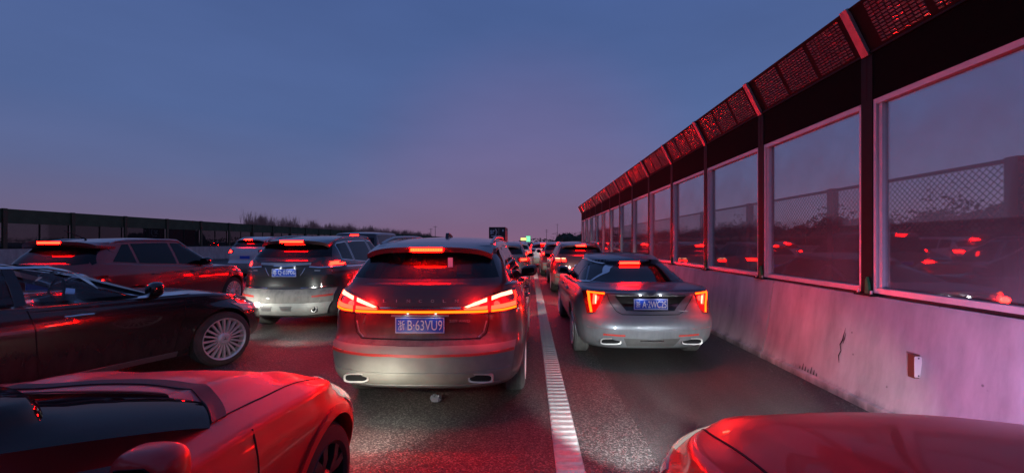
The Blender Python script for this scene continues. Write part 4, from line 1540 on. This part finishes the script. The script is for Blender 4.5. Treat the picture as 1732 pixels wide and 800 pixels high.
c.strip('lid_crease', 'rear', [(-.58, .972), (0, .976), (.58, .972)], .010, M_SATIN, .006, 24, 'body')
q = c.cast('rear', 0, .965)[0].y - .012
em = MB().prism([(-.035, .983), (.035, .983), (.035, .966), (0, .950), (-.035, .966)], 'y', q - .006, q)
em.prism([(-.062, .985), (-.042, .985), (-.042, .975), (-.022, .955), (-.03, .950), (-.055, .970)], 'y', q - .004, q)
em.prism([(.062, .985), (.042, .985), (.042, .975), (.022, .955), (.03, .950), (.055, .970)], 'y', q - .004, q)
c.obj('crest_emblem', em, M_CHROME, smooth=False)
c.lettering('badge_text', 'CT5', -.47, .936, .075, .020)
c.lettering('badge_text', '28T', .52, .936, .07, .018)
c.lettering('badge_text', 'LUXURY', .44, .735, .11, .018)
c.plate(.822, 'A·2WC25', '浙', .44, .14, lamp=.3)
mstrip(c, 'shut_line', 'rear', [(.56, .95), (.52, .85), (.44, .73), (.36, .69)], .008, M_GAP, .002)
c.strip('shut_line', 'rear', [(-.36, .69), (0, .684), (.36, .69)], .009, M_GAP, .002, 24, 'body')
bp = c.patch('rear_bumper', 'rear', [(-.86, .655), (-.5, .645), (0, .64), (.5, .645), (.86, .655)], [(-.80, .30), (-.5, .275), (0, .27), (.5, .275), (.80, .30)], P_SILVER, .010, 40, 10, 'body')
c.strip('bumper_crease', 'rear', [(-.80, .515), (0, .49), (.80, .515)], .014, P_SILVER, .020, 40, 'body', parent=bp, back=-.008)
c.patch('diffuser', 'rear', [(-.36, .40), (0, .385), (.36, .40)], [(-.30, .285), (0, .28), (.30, .285)], simple('dusty_diffuser', (.12, .115, .11), .6, noise=.3, nscale=12), .013, 20, 4, 'body', parent=bp)
c.strip('diffuser_bar', 'rear', [(-.15, .375), (.15, .375)], .018, M_CHROME, .02, 12, 'body', parent=bp)
for sg in (1, -1):
    c.strip('rear_reflector', 'rear', [(sg * .34, .432), (sg * .61, .442)], .022, M_REDREF, .014, 10, 'body', parent=bp)
    c.exhaust(sg * .52, .352, .27, .085)
    c.mirror(3.02, 1.06, sg, mat=c.mat, sc=.9)
    for y in (1.75, 2.75):
        c.handle(y, .86, sg)
arch_trim(c, P_SILVER, .02, .004)

for x in (-.72, .72):
    glow(c, x, .87, 9.0, out=.07)
nose_lamps(c, 70)
# ---------------------------------------------------------------- 3. black SUV in the next lane
P_BLACK = paint('black_paint', (.010, .010, .011), dust=(.33, .31, .28), amount=.55, ztop=.85, zlow=.3, film=.025, metal=.1, rough=.3)
P_SKID = simple('silver_skid', (.40, .40, .37), .5, .2, .0, noise=.45, nscale=5)
c = Car('black_suv', 'black SUV with silver lower bumper, left of the dark brown SUV', 'car', 'suv', (-4.40, 7.55, 0), -.02, L=4.72, H_=1.75, mat=P_BLACK, over=dict(tyre_mat=M_RUBBERD))
c.end_window('rear', 1.345, 1.60, .72, .62, bow=.01)
c.side_window(.62, 1.10, slant_b=-.1, name='quarter_window', trim=M_CHROME)
c.side_window(1.16, 2.1, slant_a=-.1, slant_b=-.12, trim=M_CHROME)
c.side_window(2.18, 3.4, slant_a=-.12, df=.14, trim=M_CHROME)
sp, spf = spoiler(c, .62, .80, .30, 1.655, th=.055)
brake_strip(c, .215, spf(0)[0] - .006, 1.632, .034)
c.strip('brake_reflection_strip', 'rear', [(-.19, 1.575), (.19, 1.575)], .008, E_TAILD, .008, 8, 'cabin')  # glowing strip drawn in for the brake light's reflection on the glass
lens = mirrored(c, 'tail_lamp', 'rear', [(.44, 1.235), (.60, 1.275), (.87, 1.285)], [(.42, 1.190), (.60, 1.175), (.88, 1.185)], M_REDLENS, .012, 14, 4)
c.patch('brake_light', 'rear', [(.72, 1.262), (.86, 1.268)], [(.72, 1.205), (.86, 1.208)], E_TAIL, .017, 6, 2, 'body', parent=lens[0])
c.patch('brake_light', 'rear', [(-.70, 1.262), (-.86, 1.268)], [(-.70, 1.215), (-.86, 1.218)], E_TAILD, .017, 6, 2, 'body', parent=lens[1])
mstrip(c, 'lamp_chrome', 'rear', [(.43, 1.180), (.60, 1.166), (.86, 1.172)], .020, M_CHROME, .018, lens)
c.strip('chrome_bar', 'rear', [(-.45, 1.235), (-.2, 1.225), (0, 1.222), (.2, 1.225), (.45, 1.235)], .045, M_SATIN, .016, 24, 'body')
c.strip('chrome_wing', 'rear', [(-.20, 1.195), (0, 1.185), (.20, 1.195)], .022, M_CHROME, .02, 16, 'body')
c.lettering('badge_text', 'AWD', -.64, 1.10, .12, .022)
c.plate(1.075, 'Q·03P06', '鄂', lamp=.2)
mstrip(c, 'garnish', 'rear', [(.36, 1.16), (.32, 1.08), (.28, 1.02)], .010, M_CHROME, .004)
mstrip(c, 'low_chrome', 'rear', [(.52, 1.115), (.78, 1.105)], .016, M_SATIN, .006)
c.patch('rear_bumper', 'rear', [(-.85, .80), (0, .77), (.85, .80)], [(-.82, .56), (0, .54), (.82, .56)], paint('dusty_black_bumper', (.02, .02, .02), amount=1.0, ztop=1.0, zlow=.7, film=.15), .012, 36, 6, 'body')
sk = c.patch('skid_panel', 'rear', [(-.80, .56), (-.4, .545), (0, .54), (.4, .545), (.80, .56)], [(-.72, .36), (-.4, .335), (0, .33), (.4, .335), (.72, .36)], P_SKID, .022, 36, 6, 'body')
for x in (-.30, .06):
    c.patch('skid_inset', 'rear', [(x - .10, .49), (x + .13, .49)], [(x - .05, .41), (x + .10, .41)], M_SATIN, .026, 10, 3, 'body', parent=sk)
for sg in (1, -1):
    c.strip('rear_reflector', 'rear', [(sg * .52, .655), (sg * .82, .68)], .030, M_REDREF, .018, 10, 'body')
    c.strip('bumper_chrome', 'rear', [(sg * .30, .80), (sg * .55, .815), (sg * .80, .84)], .022, M_CHROME, .016, 12, 'body')
    c.rail(sg * .60, .7, 2.7)
    c.mirror(2.85, 1.22, sg, mat=P_BLACK)
    for y in (1.4, 2.45):
        c.handle(y, 1.02, sg, M_CHROME)
    c.exhaust(sg * .56, .435, .11, .11, round_=True)
c.strip('belt_trim', 'right', [(.6, 1.17), (2.0, 1.14), (3.4, 1.09)], .028, M_CHROME, .006, 30, 'body')
c.strip('mirror_lamp', 'right', [(2.55, 1.30), (2.56, 1.40)], .05, E_TAILD, .010, 6, 'any')
arch_trim(c, M_DUSTRIM, .055, .012)

glow(c, .78, 1.235, 8, out=.09)
glow(c, -.78, 1.235, 3, out=.09)
# ---------------------------------------------------------------- 4. dark red SUV far left
P_MAROON = paint('maroon_paint', (.20, .012, .016), dust=(.30, .25, .22), amount=.5, ztop=.7, zlow=.25, film=.04, metal=.2, rough=.3)
c = Car('maroon_suv', 'dark red compact SUV with roof rails and aerial, far left lane', 'car', 'suv', (-8.45, 7.25, 0), 0.0, L=4.52, W=1.84, H_=1.70, mat=P_MAROON)
c.end_window('rear', 1.20, 1.545, .80, .66, bow=.06)
c.side_window(.60, 1.06, slant_a=.9, slant_b=-.08, name='quarter_window')
c.side_window(1.12, 1.98, slant_a=-.08, slant_b=-.1)
c.side_window(2.05, 3.3, slant_a=-.1, df=.12)
sp, spf = spoiler(c, .66, .75, .22, 1.64, th=.06, bow=.16)
brake_strip(c, .20, spf(0)[0] - .008, 1.612, .036, bow=.01)
lens = mirrored(c, 'tail_lamp', 'rear', [(.62, 1.02), (.86, 1.03)], [(.60, .84), (.88, .86)], M_REDLENS, .012, 8, 4)
mirrored(c, 'brake_light', 'rear', [(.68, .95), (.84, .95)], [(.68, .89), (.84, .89)], E_TAIL, .016, 4, 2, parent=lens)
for sg in (1, -1):
    c.rail(sg * .60, .62, 2.6, M_SATIN)
    c.mirror(2.62, 1.17, sg, mat=M_GLOSSBLK)
    for y in (1.35, 2.35):
        c.handle(y, .99, sg)
arch_trim(c, P_MAROON, .03, .008)
c.obj('roof_aerial', MB().tube([(.0, .85, 1.655), (.0, .84, 1.69), (-.0, .48, 1.83)], [.03, .012, .006], 8), M_BLACK)
c.plate(.86, '', '')

# ---------------------------------------------------------------- 5. white SUV
P_WHITE = paint('white_paint', (.62, .62, .62), dust=(.35, .33, .30), amount=.4, ztop=.8, zlow=.25, film=.03, metal=0, rough=.3)
def generic_suv(name, label, loc, mat, yaw=0.0, L=4.7, W=1.88, H_=1.70, kind='suv', plate='A·2T71', lamp='bar', brake=True, lit=True, strong=False, rails=True, group=None, detail=True):
    c = Car(name, label, 'car', kind, loc, yaw, L=L, W=W, H_=H_, mat=mat, group=group, detail=detail)
    kz = c.kz
    if kind == 'sedan':
        c.end_window('rear', 1.05 * kz, 1.35 * kz, .69, .53, bow=.02)
        c.side_window(1.0, 2.4, slant_b=-.08, da=.30)
        c.side_window(2.5, 3.4, slant_a=-.08, df=.16)
        zl, zp, yt = .90 * kz, .80 * kz, 1.30 * kz
    elif kind == 'van':
        c.end_window('rear', 1.22 * kz, 1.72 * kz, .76, .70)
        c.side_window(.55, 1.9)
        c.side_window(2.0, 3.6, df=.16)
        zl, zp, yt = 1.12 * kz, .85 * kz, 1.83 * kz
    else:
        c.end_window('rear', 1.28 * kz, 1.53 * kz, .70, .60)
        c.side_window(.62, 1.15)
        c.side_window(1.22, 2.1)
        c.side_window(2.18, 3.4, df=.14)
        zl, zp, yt = 1.10 * kz, .88 * kz, 1.575 * kz
    em = E_TAIL if lit else E_TAILD
    k = c.W / 1.9
    lens = mirrored(c, 'tail_lamp', 'rear', [(.52 * k, zl + .07), (.86 * k, zl + .09)], [(.54 * k, zl - .07), (.87 * k, zl - .08)], M_REDLENS, .012, 8, 3)
    if lamp == 'ring':
        for x0, x1 in ((.50, .62), (.66, .80)):
            for zz in (.035, -.03):
                mirrored(c, 'brake_light', 'rear', [(x0 * k, zl + zz + .016), (x1 * k, zl + zz + .02)], [(x0 * k, zl + zz - .012), (x1 * k, zl + zz - .01)], E_LED if zz > 0 else em, .017, 4, 1, parent=lens)
    else:
        mirrored(c, 'brake_light', 'rear', [(.62 * k, zl + .03), (.83 * k, zl + .04)], [(.62 * k, zl - .035), (.83 * k, zl - .035)], em, .017, 4, 2, parent=lens)
    if kind == 'sedan':
        if brake:
            c.patch('high_brake_light', 'rear', [(-.14, yt + .012), (.14, yt + .012)], [(-.14, yt - .012), (.14, yt - .012)], em, .014, 4, 1, 'cabin')
    else:
        sp, spf = spoiler(c, .60 * k, .78, .30, yt, th=.05)
        if brake:
            brake_strip(c, .15, spf(0)[0] - .006, yt - .022, .03, E_HIGH2 if strong else E_HIGH)
        if rails:
            for sg in (1, -1):
                c.rail(sg * .60 * k, .7, 2.7)
    for sg in (1, -1):
        c.mirror(2.85, (1.16 if kind != 'sedan' else 1.05) * kz, sg, mat=mat)
        c.strip('rear_reflector', 'rear', [(sg * .55, .55 * kz), (sg * .80, .56 * kz)], .03, M_REDREF, .016, 6, 'body')
    c.patch('rear_bumper', 'rear', [(-.84 * k, .66 * kz), (0, .65 * kz), (.84 * k, .66 * kz)], [(-.8 * k, .34 * kz), (0, .31 * kz), (.8 * k, .34 * kz)], P_BUMP if kind != 'sedan' else mat, .012, 24, 5, 'body')
    if plate:
        c.plate(zp, plate.strip(), '浙')
    return c
c = generic_suv('white_suv', 'tall white SUV half hidden behind the black SUV, far left', (-12.1, 18.0, 0), P_WHITE, L=4.9, H_=1.88, plate=' ')
# ---------------------------------------------------------------- 6. dark van
P_DARK = paint('dark_blue_black', (.014, .010, .014), amount=.3, film=.02)
generic_suv('dark_van', 'dark high-roofed van showing above the roof of the black SUV', (-6.3, 15.0, 0), P_DARK, H_=2.02, L=5.0, kind='van', plate=' ', rails=False)
# ---------------------------------------------------------------- 7.. queue ahead
P_DRED = paint('wine_paint', (.10, .008, .014), dust=(.40, .37, .33), amount=.8, ztop=.75, zlow=.35, film=.04)
c = generic_suv('wine_suv', 'wine red SUV with ring-shaped brake lights ahead of the silver sedan', (1.62, 13.2, 0), P_DRED, H_=1.64, L=4.7, lamp='ring', plate=' ', strong=True)
nose_lamps(c, 60)
c = generic_suv('red_suv', 'second red SUV ahead in the emergency lane, beyond the wine one', (1.45, 20.3, 0), P_MAROON, H_=1.64, L=4.5, plate=None, strong=True)
nose_lamps(c, 90)
generic_suv('white_car', 'pale car straddling the edge line far down the queue', (.85, 27.0, 0), P_WHITE, H_=1.64, L=4.6, plate=' ')
c = generic_suv('grey_car', 'grey SUV right ahead of the dark brown one, mostly hidden by it', (-.92, 13.6, 0), P_SILVER, H_=1.62, L=4.6, plate=' ')
nose_lamps(c, 60)
generic_suv('silver_suv', 'pale SUV two cars ahead of the dark brown one', (-.75, 21.5, 0), P_WHITE, H_=1.66, L=4.6, plate=' ')
far = [(-1.3, 32, 'sedan', P_DARK), (-.6, 41, 'suv', P_MAROON), (1.3, 36, 'suv', P_DRED), (1.6, 47, 'suv', P_DARK), (-4.6, 22, 'sedan', P_SILVER), (-4.9, 31, 'suv', P_DARK), (-8.4, 15.5, 'sedan', P_DARK),
       (-8.3, 25, 'suv', P_WHITE), (-1.0, 52, 'sedan', P_WHITE), (-4.4, 42, 'suv', P_DRED), (1.2, 58, 'sedan', P_DARK), (-1.2, 64, 'suv', P_DARK), (-.4, 80, 'suv', P_DRED), (1.4, 72, 'suv', P_DARK)]
names = {id(P_DARK): 'dark', id(P_MAROON): 'red', id(P_DRED): 'wine red', id(P_SILVER): 'silver', id(P_WHITE): 'white'}
for k, (x, y, kd, m) in enumerate(far):
    lane = 'emergency lane' if x > .5 else ('lane of the dark brown SUV' if x > -2 else ('lane of the black SUV' if x > -6 else 'lane of the dark red SUV'))
    dist = 'near' if y < 26 else ('middle' if y < 50 else 'far')
    generic_suv('queued_car', '%s %s in the %s stretch of the queue, %s' % (names[id(m)], 'SUV' if kd == 'suv' else 'sedan', dist, lane), (x, y, 0), m, kind=kd,
                H_=1.45 if kd == 'sedan' else 1.66, plate=None, group='cars queued far ahead', detail=y < 30)

# ---------------------------------------------------------------- box truck
t = empty('box_truck', (-4.75, 62, 0), 0, 'box truck with a dark rear door carrying white letters, far ahead', 'truck')
M_BOXD = simple('dark_box_panel', (.022, .018, .022), .5, noise=.3, nscale=2)
M_BOXR = simple('red_lit_box_side', (.28, .03, .03), .5, noise=.2, nscale=2)  # red light on the box is put into its colour
link('cargo_box', MB().b2((-1.2, .06, .95), (1.2, 6.6, 3.85)).mesh('cargo_box', M_BOXR, False), t)
for sg in (-1, 1):
    d = link('rear_door', MB().b2((sg * .012, 0, 1.0), (sg * 1.17, .055, 3.82)).mesh('rear_door', M_BOXD, False), t)
    link('lock_bar', MB().tube([(sg * .25, -.03, 1.1), (sg * .25, -.03, 3.7)], .02, 6).mesh('lock_bar', M_SATIN), d)
    w = link('tail_lamp', MB().b2((sg * .75, -.05, .72), (sg * 1.1, .0, .86)).mesh('tail_lamp', E_TAIL, False), t)
    for y in (1.2, 5.9):
        ty, ri, bk = wheel_meshes(.45, .28, 'five')
        e = empty('wheel', (sg * .98, y, .45), 0 if sg > 0 else PI, parent=t)
        for o, m in ((link('tyre', ty, e), M_RUBBER), (link('rim', ri, e), M_RIM)):
            if not o.data.materials:
                o.data.materials.append(m)
link('chassis', MB().b2((-.5, .1, .6), (.5, 8.2, .94)).mesh('chassis', M_BLACK, False), t)
link('rear_bumper', MB().b2((-1.15, -.08, .45), (1.15, -.06, .58)).mesh('rear_bumper', M_REDREF, False), t)
link('cab', MB().prism([(6.8, .6), (8.7, .6), (8.75, 1.5), (8.3, 2.6), (6.8, 2.7)], 'x', -1.1, 1.1).mesh('cab', P_DARK, False), t)
me = text_mesh('sr', .62, .55, .01)
me.materials.append(M_PLATEW)
lg = link('door_letters', me, t)
lg.location = (-.68, -.005, 3.12)
arc = MB()
pts = [(-.62 + .58 * math.cos(a), -.012, 3.10 + .58 * math.sin(a)) for a in [math.radians(-115 + 165 * k / 16) for k in range(17)]]
arc.tube(pts, .045, 6)
link('door_arc', arc.mesh('door_arc', M_PLATEW), t)
link('door_mark', MB().b2((.78, -.012, 3.2), (.92, -.002, 3.5)).mesh('door_mark', M_PLATEW, False), t)

# ---------------------------------------------------------------- 8. black sedan cutting in from the left
P_BLK2 = paint('black_sedan_paint', (.012, .009, .010), dust=(.16, .14, .12), amount=.32, ztop=.85, zlow=.1, film=.008, metal=.05, rough=.22)
c = Car('black_sedan', 'black sedan with multi-spoke wheel cutting in from the left', 'car', 'sedan', (-6.46, 2.17, 0), math.radians(-23), L=4.96, W=1.87, H_=1.52, mat=P_BLK2, hollow=True,
        over=dict(front=4.08, rear=1.02, tyre_mat=M_RUBBERM, r=.338), wheel='multi')
c.wmat = M_CARGLC
c.end_window('rear', 1.07, 1.37, .69, .53, bow=.02)
c.side_window(1.25, 2.30, slant_b=-.10, da=.35)
c.side_window(2.42, 3.62, slant_a=-.10, df=.30)
c.end_window('front', 1.02, 1.37, .68, .55)
c.finish_cabin()
headrests(c, [(1.55, (-.4, .4)), (2.35, (-.38, .38))], 1.16)
d = c.obj('dashboard', MB().blob((0, 3.35, .96), (.70, .22, .09), 4), M_BLACK)
link('dash_screen', MB().box((-.36, 3.10, 1.04), (.20, .02, .045)).mesh('dash_screen', E_SCREEN, False), d)
sw = MB()
sw.tube([(-.36 + .18 * math.cos(a), 2.98 + .07 * math.sin(a) * .5, 1.02 + .17 * math.sin(a)) for a in [2 * PI * k / 24 for k in range(25)]], .014, 6, False)
c.obj('steering_wheel', sw, M_BLACK)
for sd in ('right', 'left'):
    c.strip('window_trim', sd, [(.95, 1.068), (1.6, 1.04), (2.4, 1.005), (3.2, .995), (3.72, .99)], .015, M_CHROME, .009, 40, 'any')
    c.strip('window_trim', sd, [(1.15, 1.16), (1.6, 1.325), (2.1, 1.382), (2.6, 1.36), (3.0, 1.255), (3.35, 1.13), (3.62, 1.02)], .020, M_CHROME, .009, 60, 'cabin')
    c.strip('pillar_trim', sd, [(2.345, 1.02), (2.335, 1.2), (2.31, 1.365)], .075, M_GLOSSBLK, .005, 12, 'cabin')
    c.strip('sill_trim', sd, [(1.5, .275), (2.5, .262), (3.6, .275)], .06, M_SATIN, .012, 30, 'body')
    c.strip('shut_line', sd, [(2.36, .98), (2.40, .80), (2.42, .50), (2.44, .32)], .008, M_GAP, .002, 24, 'body')
    c.strip('shut_line', sd, [(3.66, .95), (3.64, .75), (3.58, .50), (3.56, .32)], .008, M_GAP, .002, 24, 'body')
    c.strip('door_crease', sd, [(1.2, .845), (2.4, .83), (3.6, .80)], .012, P_BLK2, .010, 40, 'body', back=-.006)
for sg in (1, -1):
    for y in (1.75, 2.72):
        c.handle(y, .885, sg, M_CHROME)
    c.mirror(3.34, 1.06, sg, mat=M_GLOSSBLK)
    hl = front_lamp(c, sg, (.48, .60, .72, .82, .88), .07, .11)
    link('lamp_core', MB().blob((sg * .62, c.L - .22, .70), (.06, .05, .04), 2).mesh('lamp_core', E_HEAD), hl)
    headlight_and_fill(c, sg * .66, c.L - .02, .66, 16, 36, 84, hl, blend=.5)
    headlight_and_fill(c, sg * .60, c.L + .01, .64, 22, 20, 130, hl, blend=.8, square=False, yaw=14, col=(.96, 1.0, .94))
arch_trim(c, P_BLK2, .018, .003)
gr = c.patch('grille', 'front', [(-.38, .70), (.38, .70)], [(-.30, .42), (.30, .42)], M_GLOSSBLK, .008, 16, 6, 'body')
mb = MB()      # three-spoke wheel emblem
for k in range(3):
    a = PI / 2 + 2 * PI * k / 3
    mb.prism([(.03 * math.cos(a), .03 * math.sin(a)), (.005 * math.cos(a + 1.05), .005 * math.sin(a + 1.05)), (0, 0), (.005 * math.cos(a - 1.05), .005 * math.sin(a - 1.05))], 'x', 0, .003)
for ch in list(c.root.children):
    if ch.name.startswith('wheel') and not ch.name.startswith('wheel_arch'):
        o = link('hub_emblem', mb.mesh('hub_emblem', M_CHROME, False), ch)
        o.location = (.1175 + .0025, 0, 0)

# ---------------------------------------------------------------- 9. red hatchback, lower left
P_RED = paint('red_paint', (.55, .008, .010), dust=(.32, .24, .20), amount=.25, ztop=.45, zlow=.15, film=.006, metal=.0, rough=.40, coat=.4)
def hood_l(x, y, u):
    a = abs(x)
    z = .022 * math.exp(-((a - .50 - .10 * (y - 3.9)) / .07) ** 2) * max(0, min(1, (4.35 - y) / .4))
    return z * (1 if y > 3.1 else 0)
c = Car('red_hatchback', 'bright red hatchback with black windshield cowl, lower left corner', 'car', 'sedan', (-1.99, -1.36, 0), 0.0, L=4.46, W=1.86, H_=1.36, mat=P_RED, hollow=True, cap=hood_l, crown=.05, Lf=.82, pf=2.7,
        over=dict(rim_mat=M_RIMD, front=4.00, rear=1.02, cyF=[(.88, 4.02), (.96, 3.80), (1.05, 3.50), (1.15, 3.14), (1.25, 2.76), (1.36, 2.25)], cLf=.80, ctop=[(.9, 1.30), (1.5, 1.36), (1.9, 1.37), (2.4, 1.33), (2.9, 1.24)],
                  top=[(0, 1.0), (.15, 1.01), (.7, 1.02), (1.4, 1.0), (2.4, .97), (3.4, .955), (3.9, .935), (4.35, .86), (4.7, .76), (4.92, .68)]), wheel='five')
c.wmat = M_CARGL
c.end_window('front', .905, 1.17, .76, .60, mat=M_WSH, n=30, bow=-.0)
c.side_window(1.0, 2.0, slant_b=-.08, da=.30)
c.side_window(2.1, 3.4, slant_a=-.08, df=.62)
c.end_window('rear', 1.07, 1.34, .68, .53)
c.finish_cabin()
headrests(c, [(1.3, (-.38, .38)), (2.0, (-.38, .38))], 1.15)
c.obj('dashboard', MB().blob((0, 2.95, .86), (.68, .28, .07), 4), M_BLACK)
# black cowl and wiper arms under the windshield
def cowlP(u, v):
    x = -.74 + 1.48 * u
    yc = 3.50 - .40 * abs(2 * u - 1) ** 2.3
    return Vector((x, yc - .07 + .085 * v))
cw = c.patch('cowl', 'top', None, None, M_BLACK, .006, 30, 4, 'any', P=cowlP)
def hood_gap(sg):
    return [(sg * .73, 3.08), (sg * .745, 3.4), (sg * .74, 3.75), (sg * .70, 4.05), (sg * .62, 4.25)]
for sg in (1, -1):
    c.strip('hood_gap', 'top', hood_gap(sg), .009, M_GAP, .0022, 30, 'body')
    hl = front_lamp(c, sg, (.46, .58, .70, .79, .85, .88), .07, .13, gap=.045, g1=.05)
    c.patch('headlamp_wrap', 'right' if sg > 0 else 'left', [(3.88, .725), (3.98, .745), (4.12, .735), (4.26, .70)], [(3.88, .715), (3.98, .665), (4.12, .60), (4.26, .575)], M_CLEARL, .012, 14, 5, 'body', parent=hl)
    headlight_and_fill(c, sg * .64, c.L + .02, .60, 26, 40, 92, hl, blend=.8, col=(1, .98, .84))
    headlight_and_fill(c, sg * .70, c.L + .01, .60, 14, 40, 140, hl, blend=.9, square=False)
    c.mirror(2.54, .965, sg, mat=P_RED, sc=.85, x=.80)
    c.handle(1.55, .88, sg)
    c.handle(2.5, .88, sg)
arch_trim(c, P_RED, .045, .014)
for sd in ('right', 'left'):
    c.strip('belt_trim', sd, [(1.0, .985), (2.0, .955), (2.62, .935)], .03, M_GLOSSBLK, .008, 24, 'any')
    c.strip('shut_line', sd, [(3.05, .88), (3.02, .70), (2.98, .38)], .008, M_GAP, .002, 20, 'body')
c.patch('grille', 'front', [(-.40, .66), (.40, .66)], [(-.36, .40), (.36, .40)], M_GLOSSBLK, .006, 16, 5, 'body')
mirrored(c, 'brake_light', 'rear', [(.6, .92), (.82, .93)], [(.6, .86), (.82, .86)], E_TAILD, .012, 4, 1)

# ---------------------------------------------------------------- 10. red car, lower right
def hood_r(x, y, u):
    a = abs(x)
    return .018 * (1 / (1 + math.exp(-(a - .50 - .06 * (y - 3.9)) / .02))) * -1 * (1 if y > 3.0 else 0) * max(0, min(1, (4.4 - y) / .5))
P_RED2 = paint('scarlet_paint', (.60, .006, .008), dust=(.35, .25, .22), amount=.2, ztop=.4, zlow=.15, film=.008, metal=.0, rough=.34, coat=.35)
c = Car('scarlet_car', 'scarlet car with a broad smooth hood beside the wall, lower right corner', 'car', 'sedan', (1.42, -2.34, 0), 0.0, L=4.58, W=1.84, H_=1.50, mat=P_RED2, hollow=True, cap=hood_r, crown=.055,
        over=dict(front=4.02, rear=1.02, cyF=[(.88, 3.82), (.96, 3.64), (1.1, 3.27), (1.25, 2.87), (1.36, 2.57)],
                  top=[(0, 1.0), (.15, 1.01), (.7, 1.02), (1.4, 1.0), (2.4, .97), (3.4, .955), (3.9, .925), (4.35, .855), (4.7, .775), (4.92, .70)]), wheel='five', Lf=.85, pf=2.7)
c.wmat = M_CARGL
c.end_window('front', 1.0, 1.38, .74, .56, n=30)
c.side_window(1.0, 2.0, slant_b=-.08, da=.30)
c.side_window(2.1, 3.4, slant_a=-.08, df=.20)
c.end_window('rear', 1.07, 1.34, .68, .53)
c.finish_cabin()
headrests(c, [(1.3, (-.38, .38)), (2.0, (-.38, .38))], 1.15)
cw = c.patch('cowl', 'top', None, None, M_BLACK, .006, 30, 4, 'any', P=lambda u, v: Vector((-.76 + 1.52 * u, 3.40 - .42 * abs(2 * u - 1) ** 2.6 - .09 + .10 * v)))
for sg in (1, -1):
    c.strip('hood_gap', 'top', [(sg * .74, 3.1), (sg * .75, 3.5), (sg * .745, 3.9), (sg * .72, 4.10), (sg * .66, 4.22)], .009, M_GAP, .0022, 30, 'body')
    hl = front_lamp(c, sg, (.52, .64, .74, .82, .87, .89), .06, .13, gap=.06, g1=.07)
    c.patch('headlamp_wrap', 'right' if sg > 0 else 'left', [(4.10, .775), (4.24, .790), (4.36, .775), (4.47, .74)], [(4.10, .765), (4.24, .71), (4.36, .655), (4.47, .62)], M_CLEARL, .011, 14, 5, 'body', parent=hl)
    headlight_and_fill(c, sg * .66, c.L + .02, .66, 300, 19, 48, hl, blend=.6, col=(.88, .97, 1.0))
    if sg > 0:
        headlight_and_fill(c, sg * .66, c.L + .03, .66, 70, 14, 50, hl, yaw=-24, blend=.9, col=(1, .97, .90))
    if sg > 0:
        headlight_and_fill(c, sg * .76, c.L - .02, .66, 72, 8, 130, hl, yaw=-62, blend=.8, square=False, col=(.80, .44, 1.0))  # added violet fill turned on the wall, apart from the lamp's own beam
    headlight_and_fill(c, sg * .70, c.L + .02, .62, 20, 62, 130, hl, blend=.9, square=False, col=(.80, .70, 1.0))
    c.mirror(2.75, 1.06, sg, mat=P_RED2, x=.80)
arch_trim(c, P_RED2, .03, .01)
c.patch('grille', 'front', [(-.40, .66), (.40, .66)], [(-.36, .40), (.36, .40)], M_GLOSSBLK, .006, 16, 5, 'body')
